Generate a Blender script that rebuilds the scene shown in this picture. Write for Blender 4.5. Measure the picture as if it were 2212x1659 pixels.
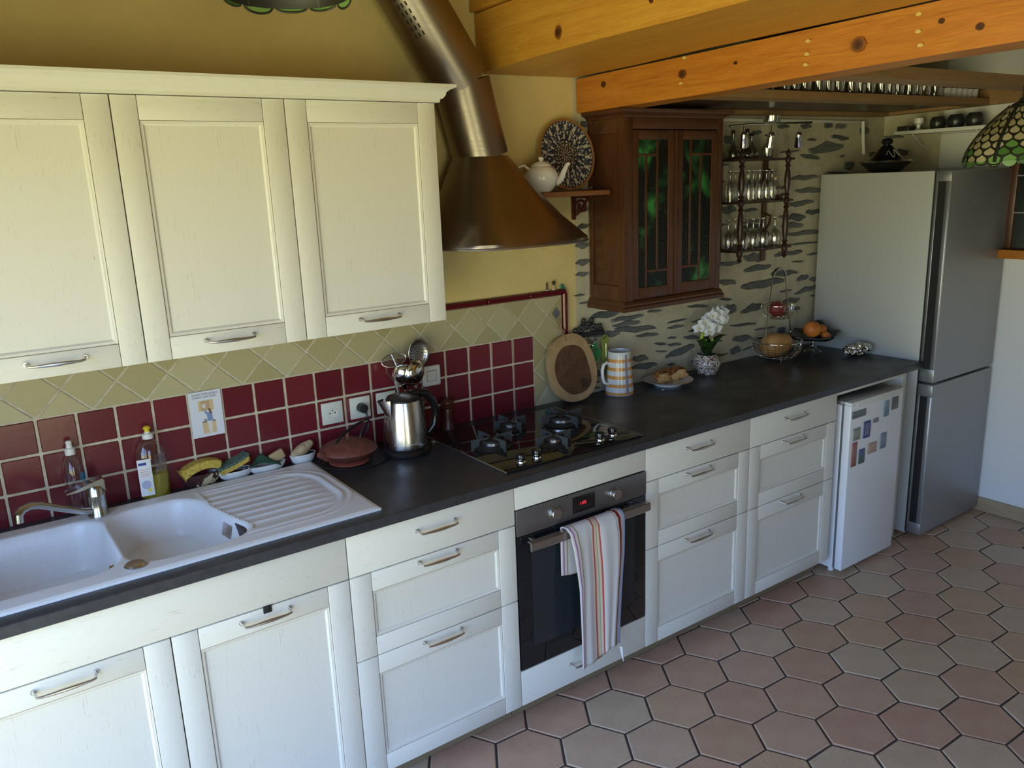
import bpy, bmesh, math, random
from mathutils import Vector, Matrix, Euler
random.seed(7)
S = bpy.context.scene
for o in list(bpy.data.objects): bpy.data.objects.remove(o)
COL = S.collection
PI = math.pi
# ---------------------------------------------------------------- camera
cam = bpy.data.cameras.new('camera'); co = bpy.data.objects.new('camera', cam); COL.objects.link(co)
cam.sensor_width = 36.0; cam.sensor_fit = 'HORIZONTAL'; cam.lens = 1747.55/2212*36
cam.clip_start = .02
cR = Vector((.8149, -.5785, -.0368)).normalized(); cF = Vector((.5547, .7966, -.2402)).normalized()
cU = cR.cross(cF).normalized(); cR = cF.cross(cU).normalized()
mw = Matrix((cR, cU, -cF)).transposed().to_4x4(); mw.translation = Vector((-1.4245, -2.7098, 1.8761))
co.matrix_world = mw
S.camera = co
# ---------------------------------------------------------------- light: sky and sunlit garden outside the glazed door
S.view_settings.view_transform = 'Standard'; S.view_settings.look = 'None'
S.view_settings.gamma = 1.0; S.view_settings.use_curve_mapping = False
S.view_settings.exposure = -0.15
W = bpy.data.worlds.new('outdoors'); S.world = W; W.use_nodes = True
nt = W.node_tree; nt.nodes.clear()
wo = nt.nodes.new('ShaderNodeOutputWorld'); bg = nt.nodes.new('ShaderNodeBackground')
tc = nt.nodes.new('ShaderNodeTexCoord'); sp = nt.nodes.new('ShaderNodeSeparateXYZ'); cr = nt.nodes.new('ShaderNodeValToRGB')
mp = nt.nodes.new('ShaderNodeMapRange')
nt.links.new(tc.outputs['Generated'], sp.inputs[0]); nt.links.new(sp.outputs['Z'], mp.inputs['Value'])
mp.inputs['From Min'].default_value = -1; mp.inputs['From Max'].default_value = 1
nt.links.new(mp.outputs[0], cr.inputs[0]); nt.links.new(cr.outputs[0], bg.inputs[0]); nt.links.new(bg.outputs[0], wo.inputs[0])
el = cr.color_ramp.elements
el[0].position = 0.0; el[0].color = (1.02, .98, .50, 1)
el[1].position = .49; el[1].color = (1.06, 1.02, .56, 1)
for p, c in ((.512, (.72, .90, 1.10, 1)), (.55, (.52, .84, 1.44, 1)), (1.0, (.48, .80, 1.50, 1))):
    e = el.new(p); e.color = c
bg.inputs[1].default_value = 7.0
def portal(name, loc, rot, sx, sy):
    l = bpy.data.lights.new(name, 'AREA'); l.shape = 'RECTANGLE'; l.size = sx; l.size_y = sy
    l.cycles.is_portal = True
    o = bpy.data.objects.new(name, l); COL.objects.link(o); o.location = loc; o.rotation_euler = rot
DOORY0, DOORY1, DOORZ = -3.3, -.72, 2.08
portal('daylight_portal', (-2.03, (DOORY0+DOORY1)/2, DOORZ/2+.02), (0, -PI/2, 0), DOORZ-.04, DOORY1-DOORY0)
FWX0, FWX1, FWZ0, FWZ1 = -1.85, -.75, .05, 2.3
portal('added_door_portal', ((FWX0+FWX1)/2, -4.98, (FWZ0+FWZ1)/2), (PI/2, 0, 0), FWX1-FWX0, FWZ1-FWZ0)  # portal for the unseen opening added behind the camera for extra light

# ---------------------------------------------------------------- materials
def rgb(r, g, b): return (r, g, b, 1)
def s2l(c):
    f = lambda v: v/12.92 if v <= .04045 else ((v+.055)/1.055)**2.4
    return tuple(f(v/255) for v in c)+(1,)
class Mat:
    def __init__(s, name, col=(.8,.8,.8), rough=.5, metal=0., **k):
        s.m = bpy.data.materials.new(name); s.m.use_nodes = True; s.nt = s.m.node_tree
        s.n = s.nt.nodes; s.p = s.n['Principled BSDF']
        s.p.inputs['Base Color'].default_value = tuple(col[:3])+(1,)
        s.p.inputs['Roughness'].default_value = rough; s.p.inputs['Metallic'].default_value = metal
        for kk, v in k.items(): s.p.inputs[kk.replace('_', ' ')].default_value = v
    def link(s, a, b): s.nt.links.new(a, b)
    def coord(s, scale=(1,1,1), kind='Object', rot=(0,0,0)):
        t = s.n.new('ShaderNodeTexCoord'); m = s.n.new('ShaderNodeMapping')
        m.inputs['Scale'].default_value = scale; m.inputs['Rotation'].default_value = rot
        s.link(t.outputs[kind], m.inputs[0]); return m.outputs[0]
    def noise(s, vec, scale=5, detail=4, rough=.6, dist=0):
        n = s.n.new('ShaderNodeTexNoise'); n.inputs['Scale'].default_value = scale; n.inputs['Detail'].default_value = detail
        n.inputs['Roughness'].default_value = rough; n.inputs['Distortion'].default_value = dist
        if vec is not None: s.link(vec, n.inputs['Vector'])
        return n.outputs['Fac']
    def ramp(s, fac, stops, interp='LINEAR'):
        r = s.n.new('ShaderNodeValToRGB'); r.color_ramp.interpolation = interp
        e = r.color_ramp.elements
        while len(e) < len(stops): e.new(.5)
        for i, (p, c) in enumerate(stops): e[i].position = p; e[i].color = tuple(c[:3])+(1,)
        s.link(fac, r.inputs[0]); return r.outputs[0]
    def mix(s, fac, a, b, mode='MIX'):
        m = s.n.new('ShaderNodeMix'); m.data_type = 'RGBA'; m.blend_type = mode
        for sock, v in ((m.inputs[0], fac), (m.inputs[6], a), (m.inputs[7], b)):
            if hasattr(v, 'is_linked') or hasattr(v, 'links'): s.link(v, sock)
            else: sock.default_value = v if not isinstance(v, tuple) else tuple(v[:3])+(1,)
        return m.outputs[2]
    def math(s, op, a, b=None, c=None):
        m = s.n.new('ShaderNodeMath'); m.operation = op
        for i, v in enumerate((a, b, c)):
            if v is None: continue
            if hasattr(v, 'links'): s.link(v, m.inputs[i])
            else: m.inputs[i].default_value = v
        return m.outputs[0]
    def xyz(s, vec):
        x = s.n.new('ShaderNodeSeparateXYZ'); s.link(vec, x.inputs[0]); return x.outputs
    def rand(s): return s.n.new('ShaderNodeObjectInfo').outputs['Random']
    def base(s, c): s.link(c, s.p.inputs['Base Color']); return s
    def rough(s, c): s.link(c, s.p.inputs['Roughness']); return s
    def bump(s, fac, strength=.3, dist=.002):
        b = s.n.new('ShaderNodeBump'); b.inputs['Strength'].default_value = strength; b.inputs['Distance'].default_value = dist
        s.link(fac, b.inputs['Height']); s.link(b.outputs[0], s.p.inputs['Normal']); return s
MATS = {}
def mat(name, *a, **k):
    m = Mat(name, *a, **k); MATS[name] = m.m; return m
def clear_glass(name, tint=(1,1,1), refl=.09, rough=.02, dark=0):
    m = Mat(name); n = m.n
    t = n.new('ShaderNodeBsdfTransparent'); t.inputs[0].default_value = tuple(tint)+(1,)
    g = n.new('ShaderNodeBsdfGlossy'); g.inputs['Roughness'].default_value = rough; g.inputs[0].default_value = (1,1,1,1)
    lw = n.new('ShaderNodeLayerWeight'); lw.inputs[0].default_value = .28
    f = m.math('ADD', m.math('MULTIPLY', lw.outputs['Facing'], .55), refl)
    mx = n.new('ShaderNodeMixShader'); m.link(f, mx.inputs[0]); m.link(t.outputs[0], mx.inputs[1]); m.link(g.outputs[0], mx.inputs[2])
    m.link(mx.outputs[0], n['Material Output'].inputs[0]); MATS[name] = m.m; return m

# painted cabinet wood (cream white, brushed brown grain)
def paint(name, sc, knots=False):
    m = mat(name, rough=.42)
    v = m.coord(sc)
    a = m.noise(v, 9, 5, .7, .6); b = m.noise(v, 2.1, 3, .5, .4)
    f = m.ramp(a, [(.0, (0,0,0)), (.33, (0,0,0)), (.41, (1,1,1)), (1, (1,1,1))])
    g = m.ramp(b, [(.35, (.25,)*3), (.62, (1,1,1))])
    k = m.math('SUBTRACT', 1., m.math('MULTIPLY', m.math('SUBTRACT', 1., f), m.math('MULTIPLY', g, .55)))
    c = m.mix(k, (.42, .36, .26), (.70, .685, .61))
    m.base(c); m.bump(f, .25, .0008)
paint('paint_h', (2.2, 14, 26)); paint('paint_v', (26, 14, 2.2))
mat('patina', (.22, .16, .09), .7)
mat('cabinet_inside', (.30, .26, .2), .7)
m = mat('steel_handle', (.62, .60, .57), .28, 1.)
m = mat('brushed_steel', (.50, .47, .44), .30, 1.); v = m.coord((4, 4, 260)); m.rough(m.ramp(m.noise(v, 3, 3), [(.3, (.24,)*3), (.7, (.40,)*3)]))
m = mat('hood_steel', (.27, .235, .20), .34, 1.); v = m.coord((5, 5, 160)); m.rough(m.ramp(m.noise(v, 2, 3), [(.3, (.28,)*3), (.7, (.42,)*3)]))
mat('chrome', (.78, .78, .76), .08, 1.)
mat('old_chrome', (.50, .50, .49), .2, 1.)
m = mat('slate_worktop', (.035, .036, .041), .36)
v = m.coord((1,1,1)); a = m.noise(v, 38, 6, .75); m.base(m.ramp(a, [(.3, (.022, .023, .027)), (.75, (.05, .051, .057))])); m.rough(m.ramp(m.noise(v, 7, 4), [(.35, (.29,)*3), (.7, (.46,)*3)])); m.bump(a, .35, .001)
m = mat('hob_glass', (.012, .011, .011), .05)
mat('cast_iron', (.018, .019, .02), .55)
mat('support_iron', (.06, .07, .068), .5)
mat('burner_ring', (.55, .53, .5), .3, 1.)
mat('black_plastic', (.012, .012, .013), .32)
mat('black_gloss', (.010, .010, .011), .12)
m = mat('sink_resin', (.80, .80, .80), .30); v = m.coord((1,1,1)); m.base(m.ramp(m.noise(v, 420, 2, .8), [(.30, (.66, .66, .67)), (.45, (.84, .84, .84))]))
m = mat('red_glaze', (.2, .02, .03), .22); m.base(m.ramp(m.rand(), [(0, (.115, .012, .019)), (.5, (.135, .015, .023)), (1, (.16, .020, .029))])); v = m.coord(); m.bump(m.noise(v, 30, 3), .15, .002)
m = mat('cream_glaze', (.5, .45, .27), .3); m.base(m.ramp(m.rand(), [(0, (.36, .31, .15)), (.5, (.42, .37, .2)), (1, (.47, .43, .26))])); v = m.coord(); m.bump(m.noise(v, 25, 3), .15, .002)
mat('dark_red_trim', (.105, .010, .014), .16)
m = mat('grout', (.6, .55, .42), .85); v = m.coord(); m.base(m.ramp(m.noise(v, 40, 4), [(.3, (.44, .38, .26)), (.6, (.60, .55, .42))]))
m = mat('plaster', (.6, .5, .25), .9); v = m.coord()
m.base(m.ramp(m.noise(v, 6, 5), [(.3, (.64, .51, .215)), (.7, (.71, .575, .26))])); m.bump(m.noise(v, 26, 6, .7), .5, .004)
m = mat('mortar', (.55, .5, .36), .95); v = m.coord()
m.base(m.ramp(m.noise(v, 9, 6, .7), [(.28, (.42, .37, .25)), (.5, (.54, .49, .345)), (.75, (.61, .56, .41))])); m.bump(m.noise(v, 20, 6, .75), .8, .008)
m = mat('slate_stone', (.1, .11, .11), .75); v = m.coord((8, 8, 30))
m.base(m.mix(.55, m.ramp(m.noise(v, 3, 5), [(.3, (.05, .057, .06)), (.7, (.21, .22, .205))]), m.ramp(m.rand(), [(0, (.05, .057, .062)), (1, (.19, .195, .18))]))); m.bump(m.noise(v, 4, 5), .6, .004)
m = mat('white_wall', (.74, .73, .69), .85); v = m.coord(); m.bump(m.noise(v, 18, 5, .7), .25, .003)
m = mat('ceiling_white', (.30, .19, .09), .8); mat('boards_dark', (.10, .055, .022), .7)
mat('room_ochre', (.42, .34, .19), .9)
m = mat('terracotta', (.4, .2, .12), .5)
r = m.ramp(m.rand(), [(0, (.50, .30, .185)), (.2, (.54, .31, .225)), (.4, (.57, .40, .235)), (.6, (.52, .29, .215)), (.78, (.59, .47, .33)), (.9, (.57, .47, .335)), (1, (.58, .36, .205))])
v = m.coord(); n1 = m.noise(v, 7, 5, .6); sp = m.ramp(m.noise(v, 95, 3, .6), [(.28, (.32, .26, .22)), (.36, (1, 1, 1))])
c = m.mix(1., m.mix(.38, r, m.ramp(n1, [(.3, (.42, .25, .165)), (.7, (.66, .49, .34))])), sp, 'MULTIPLY'); m.base(c); m.bump(m.noise(v, 28, 5), .3, .003)
m.rough(m.ramp(n1, [(.3, (.36,)*3), (.7, (.55,)*3)]))
mat('floor_joint', (.055, .05, .048), .85)
def wood(name, cols, sc, rough=.45, rs=3.0, bumpd=.001, knots=False):
    m = mat(name, rough=rough); v = m.coord(sc)
    a = m.noise(v, rs, 6, .65, 1.2); b = m.noise(v, rs*7, 3, .6)
    c = m.ramp(a, [(.25, cols[0]), (.5, cols[1]), (.75, cols[2])])
    c = m.mix(.35, c, m.ramp(b, [(.3, cols[0]), (.7, cols[2])]))
    if knots:
        vv = m.coord((2.2, 2.2, 7.5) if sc[1] < 2 else (7, 2, 7))
        vo = m.n.new('ShaderNodeTexVoronoi'); vo.inputs['Scale'].default_value = 1.0; m.link(vv, vo.inputs['Vector'])
        c = m.mix(m.ramp(vo.outputs['Distance'], [(.03, (1,1,1)), (.10, (.55,)*3), (.16, (0,0,0))]), c, (.10, .03, .008))
    m.base(c); m.bump(a, .2, bumpd); return m
wood('beam_pine', ((.30, .085, .008), (.47, .165, .018), (.60, .25, .035)), (9, .9, 16), .40)
wood('beam_pine_light', ((.40, .16, .018), (.54, .26, .03), (.66, .35, .055)), (9, .8, 12), .42)
wood('joist_wood', ((.22, .115, .04), (.30, .165, .06), (.36, .21, .085)), (1.2, 10, 14), .5)
wood('mahogany', ((.045, .015, .006), (.082, .029, .011), (.125, .047, .018)), (14, 14, 1.6), .3)
wood('dark_turned', ((.018, .008, .005), (.035, .014, .008), (.05, .02, .012)), (14, 14, 3), .35)
wood('shelf_pine', ((.22, .08, .025), (.30, .12, .04), (.36, .16, .06)), (2, 10, 14), .4)
wood('skirting', ((.33, .22, .12), (.40, .28, .16), (.46, .34, .2)), (8, 2, 8), .5)
mat('white_plastic', (.72, .72, .68), .3)
mat('socket_white', (.66, .68, .61), .28)
mat('hole_black', (.01, .01, .01), .6)
mat('white_enamel', (.76, .77, .78), .2)
m = mat('fridge_grey', (.36, .365, .365), .42, .55)
m = mat('fridge_side', (.50, .51, .47), .5, .1)
mat('fridge_trim', (.40, .41, .42), .3, .8)
mat('dark_gap', (.01, .01, .011), .5)
mat('porcelain', (.78, .77, .74), .12)
clear_glass('glass'); clear_glass('window_glass', refl=.03)
clear_glass('glass_green', (.75, .86, .80), .10)
# ---------------------------------------------------------------- mesh helpers (all coordinates are world metres)
ORG = {}
def tag(o, label=None, cat=None, group=None, kind=None):
    if label: o['label'] = label
    if cat: o['category'] = cat
    if group: o['group'] = group
    if kind: o['kind'] = kind
    return o
def thing(name, loc, label, cat, group=None):
    o = bpy.data.objects.new(name, None); COL.objects.link(o); o.location = loc; o.empty_display_size = .05
    ORG[o] = Vector(loc); return tag(o, label, cat, group)
class B:
    def __init__(s): s.bm = bmesh.new(); s.mi = 0
    def _paint(s, faces):
        for f in faces: f.material_index = s.mi
    def m(s, i): s.mi = i; return s
    def box(s, x0, x1, y0, y1, z0, z1, bv=0., seg=2, rot=None, piv=None):
        mt = Matrix.Translation(((x0+x1)/2, (y0+y1)/2, (z0+z1)/2)) @ Matrix.Diagonal((abs(x1-x0), abs(y1-y0), abs(z1-z0), 1))
        b2 = bmesh.new(); bmesh.ops.create_cube(b2, size=1., matrix=mt)
        if bv > 0: bmesh.ops.bevel(b2, geom=list(b2.edges), offset=bv, segments=seg, affect='EDGES', profile=.5)
        if rot is not None:
            p = Vector(piv) if piv is not None else Vector(((x0+x1)/2, (y0+y1)/2, (z0+z1)/2))
            bmesh.ops.transform(b2, matrix=Matrix.Translation(p) @ Euler(rot).to_matrix().to_4x4() @ Matrix.Translation(-p), verts=b2.verts)
        return s.add(b2)
    def add(s, b2):
        off = len(s.bm.verts); vs = [s.bm.verts.new(v.co) for v in b2.verts]
        for i, v in enumerate(b2.verts): v.index = i
        for f in b2.faces:
            try:
                nf = s.bm.faces.new([vs[v.index] for v in f.verts]); nf.material_index = s.mi
            except ValueError: pass
        b2.free(); return s
    def pydata(s, vs, fs):
        v = [s.bm.verts.new(p) for p in vs]
        for f in fs:
            try: s.bm.faces.new([v[i] for i in f]).material_index = s.mi
            except ValueError: pass
        return s
    def lathe(s, prof, c=(0,0,0), seg=24, mtx=None, ang=2*PI, squash=1.):
        c = Vector(c); full = abs(ang-2*PI) < 1e-6; n = seg if full else seg+1
        rings = []
        for r, z in prof:
            if r < 1e-6:
                p = Vector((0, 0, z)); p = (mtx @ p) if mtx else p
                rings.append([s.bm.verts.new(p+c)])
            else:
                ring = []
                for i in range(n):
                    a = ang*i/seg; p = Vector((r*math.cos(a), r*math.sin(a)*squash, z)); p = (mtx @ p) if mtx else p
                    ring.append(s.bm.verts.new(p+c))
                rings.append(ring)
        for a, b in zip(rings, rings[1:]):
            for i in range(seg):
                j = (i+1) % n
                try:
                    if len(a) == 1 and len(b) == 1: continue
                    if len(a) == 1: f = s.bm.faces.new((a[0], b[j], b[i]))
                    elif len(b) == 1: f = s.bm.faces.new((a[i], a[j], b[0]))
                    else: f = s.bm.faces.new((a[i], a[j], b[j], b[i]))
                    f.material_index = s.mi
                except ValueError: pass
        return s
    def cyl(s, p0, p1, r0, r1=None, seg=20, caps=True):
        p0, p1 = Vector(p0), Vector(p1); d = p1-p0; L = d.length; r1 = r0 if r1 is None else r1
        mt = d.to_track_quat('Z', 'Y').to_matrix()
        pr = ([(0, 0)] if caps else [])+[(r0, 0), (r1, L)]+([(0, L)] if caps else [])
        return s.lathe(pr, p0, seg, mt)
    def sphere(s, c, r, sc=(1,1,1), seg=20, rings=12, rot=None):
        mt = Matrix.Translation(c) @ (Euler(rot).to_matrix().to_4x4() if rot else Matrix()) @ Matrix.Diagonal((sc[0], sc[1], sc[2], 1))
        b2 = bmesh.new(); bmesh.ops.create_uvsphere(b2, u_segments=seg, v_segments=rings, radius=r, matrix=mt); return s.add(b2)
    def tube(s, pts, rad, seg=8, closed=False, caps=True, flat=1.):
        P = [Vector(p) for p in pts]; n = len(P)
        R = rad if isinstance(rad, (list, tuple)) else [rad]*n
        rings = []; up = None
        for i, p in enumerate(P):
            a = P[(i-1) % n] if (closed or i > 0) else p; b = P[(i+1) % n] if (closed or i < n-1) else p
            t = (b-a).normalized()
            if up is None:
                up = t.orthogonal().normalized()
                if abs(t.z) < .95: up = (Vector((0,0,1)) - t*t.z).normalized()
            up = (up - t*up.dot(t))
            up = up.normalized() if up.length > 1e-6 else t.orthogonal().normalized()
            w = t.cross(up)
            rings.append([s.bm.verts.new(p + (w*math.cos(2*PI*k/seg) + up*math.sin(2*PI*k/seg)*flat)*R[i]) for k in range(seg)])
        m = n if closed else n-1
        for i in range(m):
            a, b = rings[i], rings[(i+1) % n]
            for k in range(seg):
                try: s.bm.faces.new((a[k], a[(k+1) % seg], b[(k+1) % seg], b[k])).material_index = s.mi
                except ValueError: pass
        if caps and not closed:
            for rg in (rings[0][::-1], rings[-1]):
                try: s.bm.faces.new(rg).material_index = s.mi
                except ValueError: pass
        return s
    def prism(s, pts, axis, a0, a1):
        """extrude a 2D outline: axis 'y' -> pts are (x,z); 'z' -> (x,y); 'x' -> (y,z)"""
        f = {'y': lambda p, a: (p[0], a, p[1]), 'z': lambda p, a: (p[0], p[1], a), 'x': lambda p, a: (a, p[0], p[1])}[axis]
        n = len(pts); vs = [s.bm.verts.new(f(p, a0)) for p in pts]+[s.bm.verts.new(f(p, a1)) for p in pts]
        fs = [list(range(n)), list(range(2*n-1, n-1, -1))]+[[i, i+n, (i+1) % n+n, (i+1) % n] for i in range(n)]
        for fc in fs:
            try: s.bm.faces.new([vs[i] for i in fc]).material_index = s.mi
            except ValueError: pass
        return s
    def xf(s, mtx): bmesh.ops.transform(s.bm, matrix=mtx, verts=s.bm.verts); return s
    def obj(s, name, mats, parent=None, origin=None, smooth=35, loose=False):
        if isinstance(mats, str): mats = [mats]
        po = ORG.get(parent, Vector((0,0,0))) if parent else Vector((0,0,0))
        og = Vector(origin) if origin is not None else (po.copy() if parent else None)
        if og is None:
            xs = [v.co for v in s.bm.verts]
            og = Vector((sum(v.x for v in xs)/len(xs), sum(v.y for v in xs)/len(xs), min(v.z for v in xs)))
        bmesh.ops.recalc_face_normals(s.bm, faces=s.bm.faces)
        bmesh.ops.translate(s.bm, vec=-og, verts=s.bm.verts)
        me = bpy.data.meshes.new(name); s.bm.to_mesh(me); s.bm.free()
        for mm in mats: me.materials.append(MATS[mm])
        if smooth:
            for p in me.polygons: p.use_smooth = True
            me.set_sharp_from_angle(angle=math.radians(smooth))
        o = bpy.data.objects.new(name, me); COL.objects.link(o); ORG[o] = og
        if parent: o.parent = parent
        o.location = og-po
        return o
def inst(src, parent, loc, rot=(0,0,0), scale=None):
    """another object on the same mesh data; loc in world metres"""
    o = bpy.data.objects.new(src.name.split('.')[0], src.data); COL.objects.link(o)
    po = ORG.get(parent, Vector((0,0,0))) if parent else Vector((0,0,0))
    if parent: o.parent = parent
    o.location = Vector(loc)-po; o.rotation_euler = rot; ORG[o] = Vector(loc)
    if scale: o.scale = scale
    return o
def copy_tree(src, loc, rotz=None, label=None, parent=None):
    c = src.copy(); COL.objects.link(c)
    if parent is not None: c.parent = parent
    else:
        c.location = loc
        if rotz is not None: c.rotation_euler.z = rotz
        if label: c['label'] = label
    for ch in src.children: copy_tree(ch, None, parent=c)
    return c
def text_bm(txt, size, origin, xdir, ydir, depth=.0004, align='LEFT'):
    cu = bpy.data.curves.new('t', 'FONT'); cu.body = txt; cu.size = size; cu.extrude = depth; cu.align_x = align; cu.resolution_u = 2
    to = bpy.data.objects.new('t', cu); COL.objects.link(to)
    me = to.to_mesh(); b2 = bmesh.new(); b2.from_mesh(me); to.to_mesh_clear()
    X = Vector(xdir); Y = Vector(ydir); Z = X.cross(Y)
    mt = Matrix((X, Y, Z)).transposed().to_4x4(); mt.translation = Vector(origin)
    bmesh.ops.transform(b2, matrix=mt, verts=b2.verts)
    bpy.data.objects.remove(to); bpy.data.curves.remove(cu); return b2
# ---------------------------------------------------------------- the setting
XL, XR, YF, WY = -1.95, 3.127, -4.9, .004      # left wall, right wall, wall behind the camera, plaster face of the back wall
HIGH, STONEX = 3.7, .823
b = B()
b.box(XL-.1, STONEX, WY, WY+.15, -.05, HIGH)
b.m(1).box(STONEX, XR+.1, WY, WY+.15, -.05, HIGH)
wall_back = tag(b.obj('wall_back', ['plaster', 'mortar'], origin=(0,0,0), smooth=0), kind='structure', label='back wall of yellow plaster, tiles and rough stonework')
b = B(); b.box(XR, XR+.15, YF, -.335, -.05, HIGH); b.m(1).box(XR, XR+.15, -.335, WY, -.05, HIGH)
wall_right = tag(b.obj('wall_right', ['white_wall', 'mortar'], origin=(0,0,0), smooth=0), kind='structure', label='white plastered right wall beside the tall fridge')
b = B(); b.box(XL-.1, FWX0, YF-.15, YF, -.05, HIGH).box(FWX1, XR, YF-.15, YF, -.05, HIGH).box(FWX0, FWX1, YF-.15, YF, FWZ1, HIGH).box(FWX0, FWX1, YF-.15, YF, -.05, FWZ0); tag(b.obj('wall_front', 'room_ochre', origin=(0,0,0), smooth=0), kind='structure')
b = B(); b.box(XL-.15, XL, YF, DOORY0, -.05, HIGH).box(XL-.15, XL, DOORY1, WY, -.05, HIGH).box(XL-.15, XL, DOORY0, DOORY1, DOORZ, HIGH)
tag(b.obj('wall_left', 'room_ochre', origin=(0,0,0), smooth=0), kind='structure')
b = B(); b.box(XL-.1, XR+.1, YF, WY, HIGH, HIGH+.1); b.m(1).box(.36, XR, YF, WY, 2.50, 2.56)
tag(b.obj('ceiling', ['ceiling_white', 'boards_dark'], origin=(0,0,0), smooth=0), kind='structure')
# glazed garden door in the left wall
b = B()
for (y0, y1, z0, z1) in ((DOORY0, DOORY0+.07, 0, DOORZ), (DOORY1-.07, DOORY1, 0, DOORZ), (DOORY0, DOORY1, DOORZ-.07, DOORZ), (DOORY0, DOORY1, 0, .08)):
    b.box(XL-.12, XL-.04, y0, y1, z0, z1, .004)
yc = (DOORY0+DOORY1)/2; b.box(XL-.11, XL-.05, yc-.05, yc+.05, .08, DOORZ-.07, .004)
d1 = tag(b.obj('door_1', 'white_plastic', origin=(XL, yc, 0)), kind='structure')
for y0, y1 in ((DOORY0+.07, yc-.05), (yc+.05, DOORY1-.07)):
    b = B(); b.box(XL-.083, XL-.077, y0, y1, .08, DOORZ-.07); b.obj('pane', 'window_glass', d1, smooth=0)
b = B()  # unseen glazed door behind the camera, added to brighten the upper wall
for (x0, x1, z0, z1) in ((FWX0, FWX0+.06, FWZ0, FWZ1), (FWX1-.06, FWX1, FWZ0, FWZ1), (FWX0, FWX1, FWZ1-.06, FWZ1), (FWX0, FWX1, FWZ0, FWZ0+.06), ((FWX0+FWX1)/2-.04, (FWX0+FWX1)/2+.04, FWZ0, FWZ1)): b.box(x0, x1, YF-.11, YF-.04, z0, z1, .003)
d2 = tag(b.obj('added_front_door', 'white_plastic', origin=((FWX0+FWX1)/2, YF, 0)), kind='structure')
for x0, x1 in ((FWX0+.06, (FWX0+FWX1)/2-.04), ((FWX0+FWX1)/2+.04, FWX1-.06)):
    b = B(); b.box(x0, x1, YF-.078, YF-.072, FWZ0+.06, FWZ1-.06); b.obj('pane', 'window_glass', d2, smooth=0)
# dark window in the right wall with a wooden sill
wy0, wy1, wz0, wz1 = -2.2, -.705, 1.455, 2.05
b = B(); b.box(XR-.02, XR-.001, wy0, wy1, wz0, wz1, .002); b.box(XR-.03, XR-.02, wy1-.045, wy1, wz0, wz1, .003).box(XR-.03, XR-.02, wy0, wy0+.045, wz0, wz1, .003).box(XR-.03, XR-.02, wy0, wy1, wz1-.045, wz1, .003)
win = tag(b.obj('window_1', 'mahogany', origin=(XR, (wy0+wy1)/2, wz0)), kind='structure', label='dark window with thin glazing bars in the right wall')
mat('dark_pane', (.012, .018, .014), .08)
for i in range(5):
    for j in range(3):
        ya = wy0+.045+i*(wy1-wy0-.09)/5; za = wz0+j*(wz1-.045-wz0)/3
        b = B(); b.box(XR-.026, XR-.021, ya+.006, ya+(wy1-wy0-.09)/5-.006, za+.005, za+(wz1-.045-wz0)/3-.005); b.obj('pane', 'dark_pane', win, smooth=0)
mat('glazing_bar', (.24, .25, .27), .4)
b = B()
for i in range(1, 5):
    ya = wy0+.045+i*(wy1-wy0-.09)/5
    for dy in (-.012, .008): b.box(XR-.032, XR-.02, ya+dy-.002, ya+dy+.002, wz0, wz1-.045)
for j in range(1, 3): za = wz0+j*(wz1-.045-wz0)/3; b.box(XR-.031, XR-.02, wy0+.045, wy1-.045, za-.003, za+.003)
b.obj('glazing_bars', 'glazing_bar', win, smooth=0)
b = B(); b.box(XR-.09, XR, wy0-.05, wy1+.01, wz0-.045, wz0, .004); b.obj('window_sill', 'beam_pine', win)
b = B(); b.box(XR-.014, XR, YF, -.02, 0, .078, .003)
tag(b.obj('baseboard_right', 'skirting', origin=(XR, -2, 0)), kind='structure', label='pale wooden skirting board along the white right wall')
# floor: hexagonal terracotta tiles on dark joints
b = B(); b.box(XL-.1, XR, YF, WY, -.06, -.005)
floor = tag(b.obj('floor', 'floor_joint', origin=(0,0,-.06), smooth=0), kind='structure', label='floor of hexagonal terracotta tiles with dark joints')
HS, HA = .1307, -.03
def hexmesh(bb, c, rot=HA, r=HS-.0045, z0=-.02, z1=0.):
    c0, c1, c2 = [], [], []
    for k in range(6):
        a = rot+k*PI/3
        c0.append((c[0]+r*math.cos(a), c[1]+r*math.sin(a), z0)); c1.append((c[0]+r*math.cos(a), c[1]+r*math.sin(a), z1-.0025))
        c2.append((c[0]+(r-.004)*math.cos(a), c[1]+(r-.004)*math.sin(a), z1))
    vs = c0+c1+c2; fs = [[12, 13, 14, 15, 16, 17]]
    for k in range(6):
        j = (k+1) % 6; fs += [[k, j, 6+j, 6+k], [6+k, 6+j, 12+j, 12+k]]
    return bb.pydata(vs, fs)
hx = B(); hexmesh(hx, (0, 0)); src = hx.obj('tile', 'terracotta', origin=(0, 0, 0), smooth=0); hexdata = src.data; bpy.data.objects.remove(src)
ex = Vector((1.5*HS*math.cos(HA), 1.5*HS*math.sin(HA))); ey = Vector((-math.sin(HA), math.cos(HA)))*HS*math.sqrt(3)
rest = B(); cells = []
cc = Vector((cR.x, cR.y))
def inview(x, y, mg=120):
    d = Vector((x, y, 0))-Vector((-1.4245, -2.7098, 1.8761)); zf = d.dot(cF)
    if zf < .1: return 0
    u = 1106+1747.55*d.dot(cR)/zf; v = 829.5-1747.55*d.dot(cU)/zf
    return -mg < u < 2212+mg and -mg < v < 1659+mg
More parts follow.
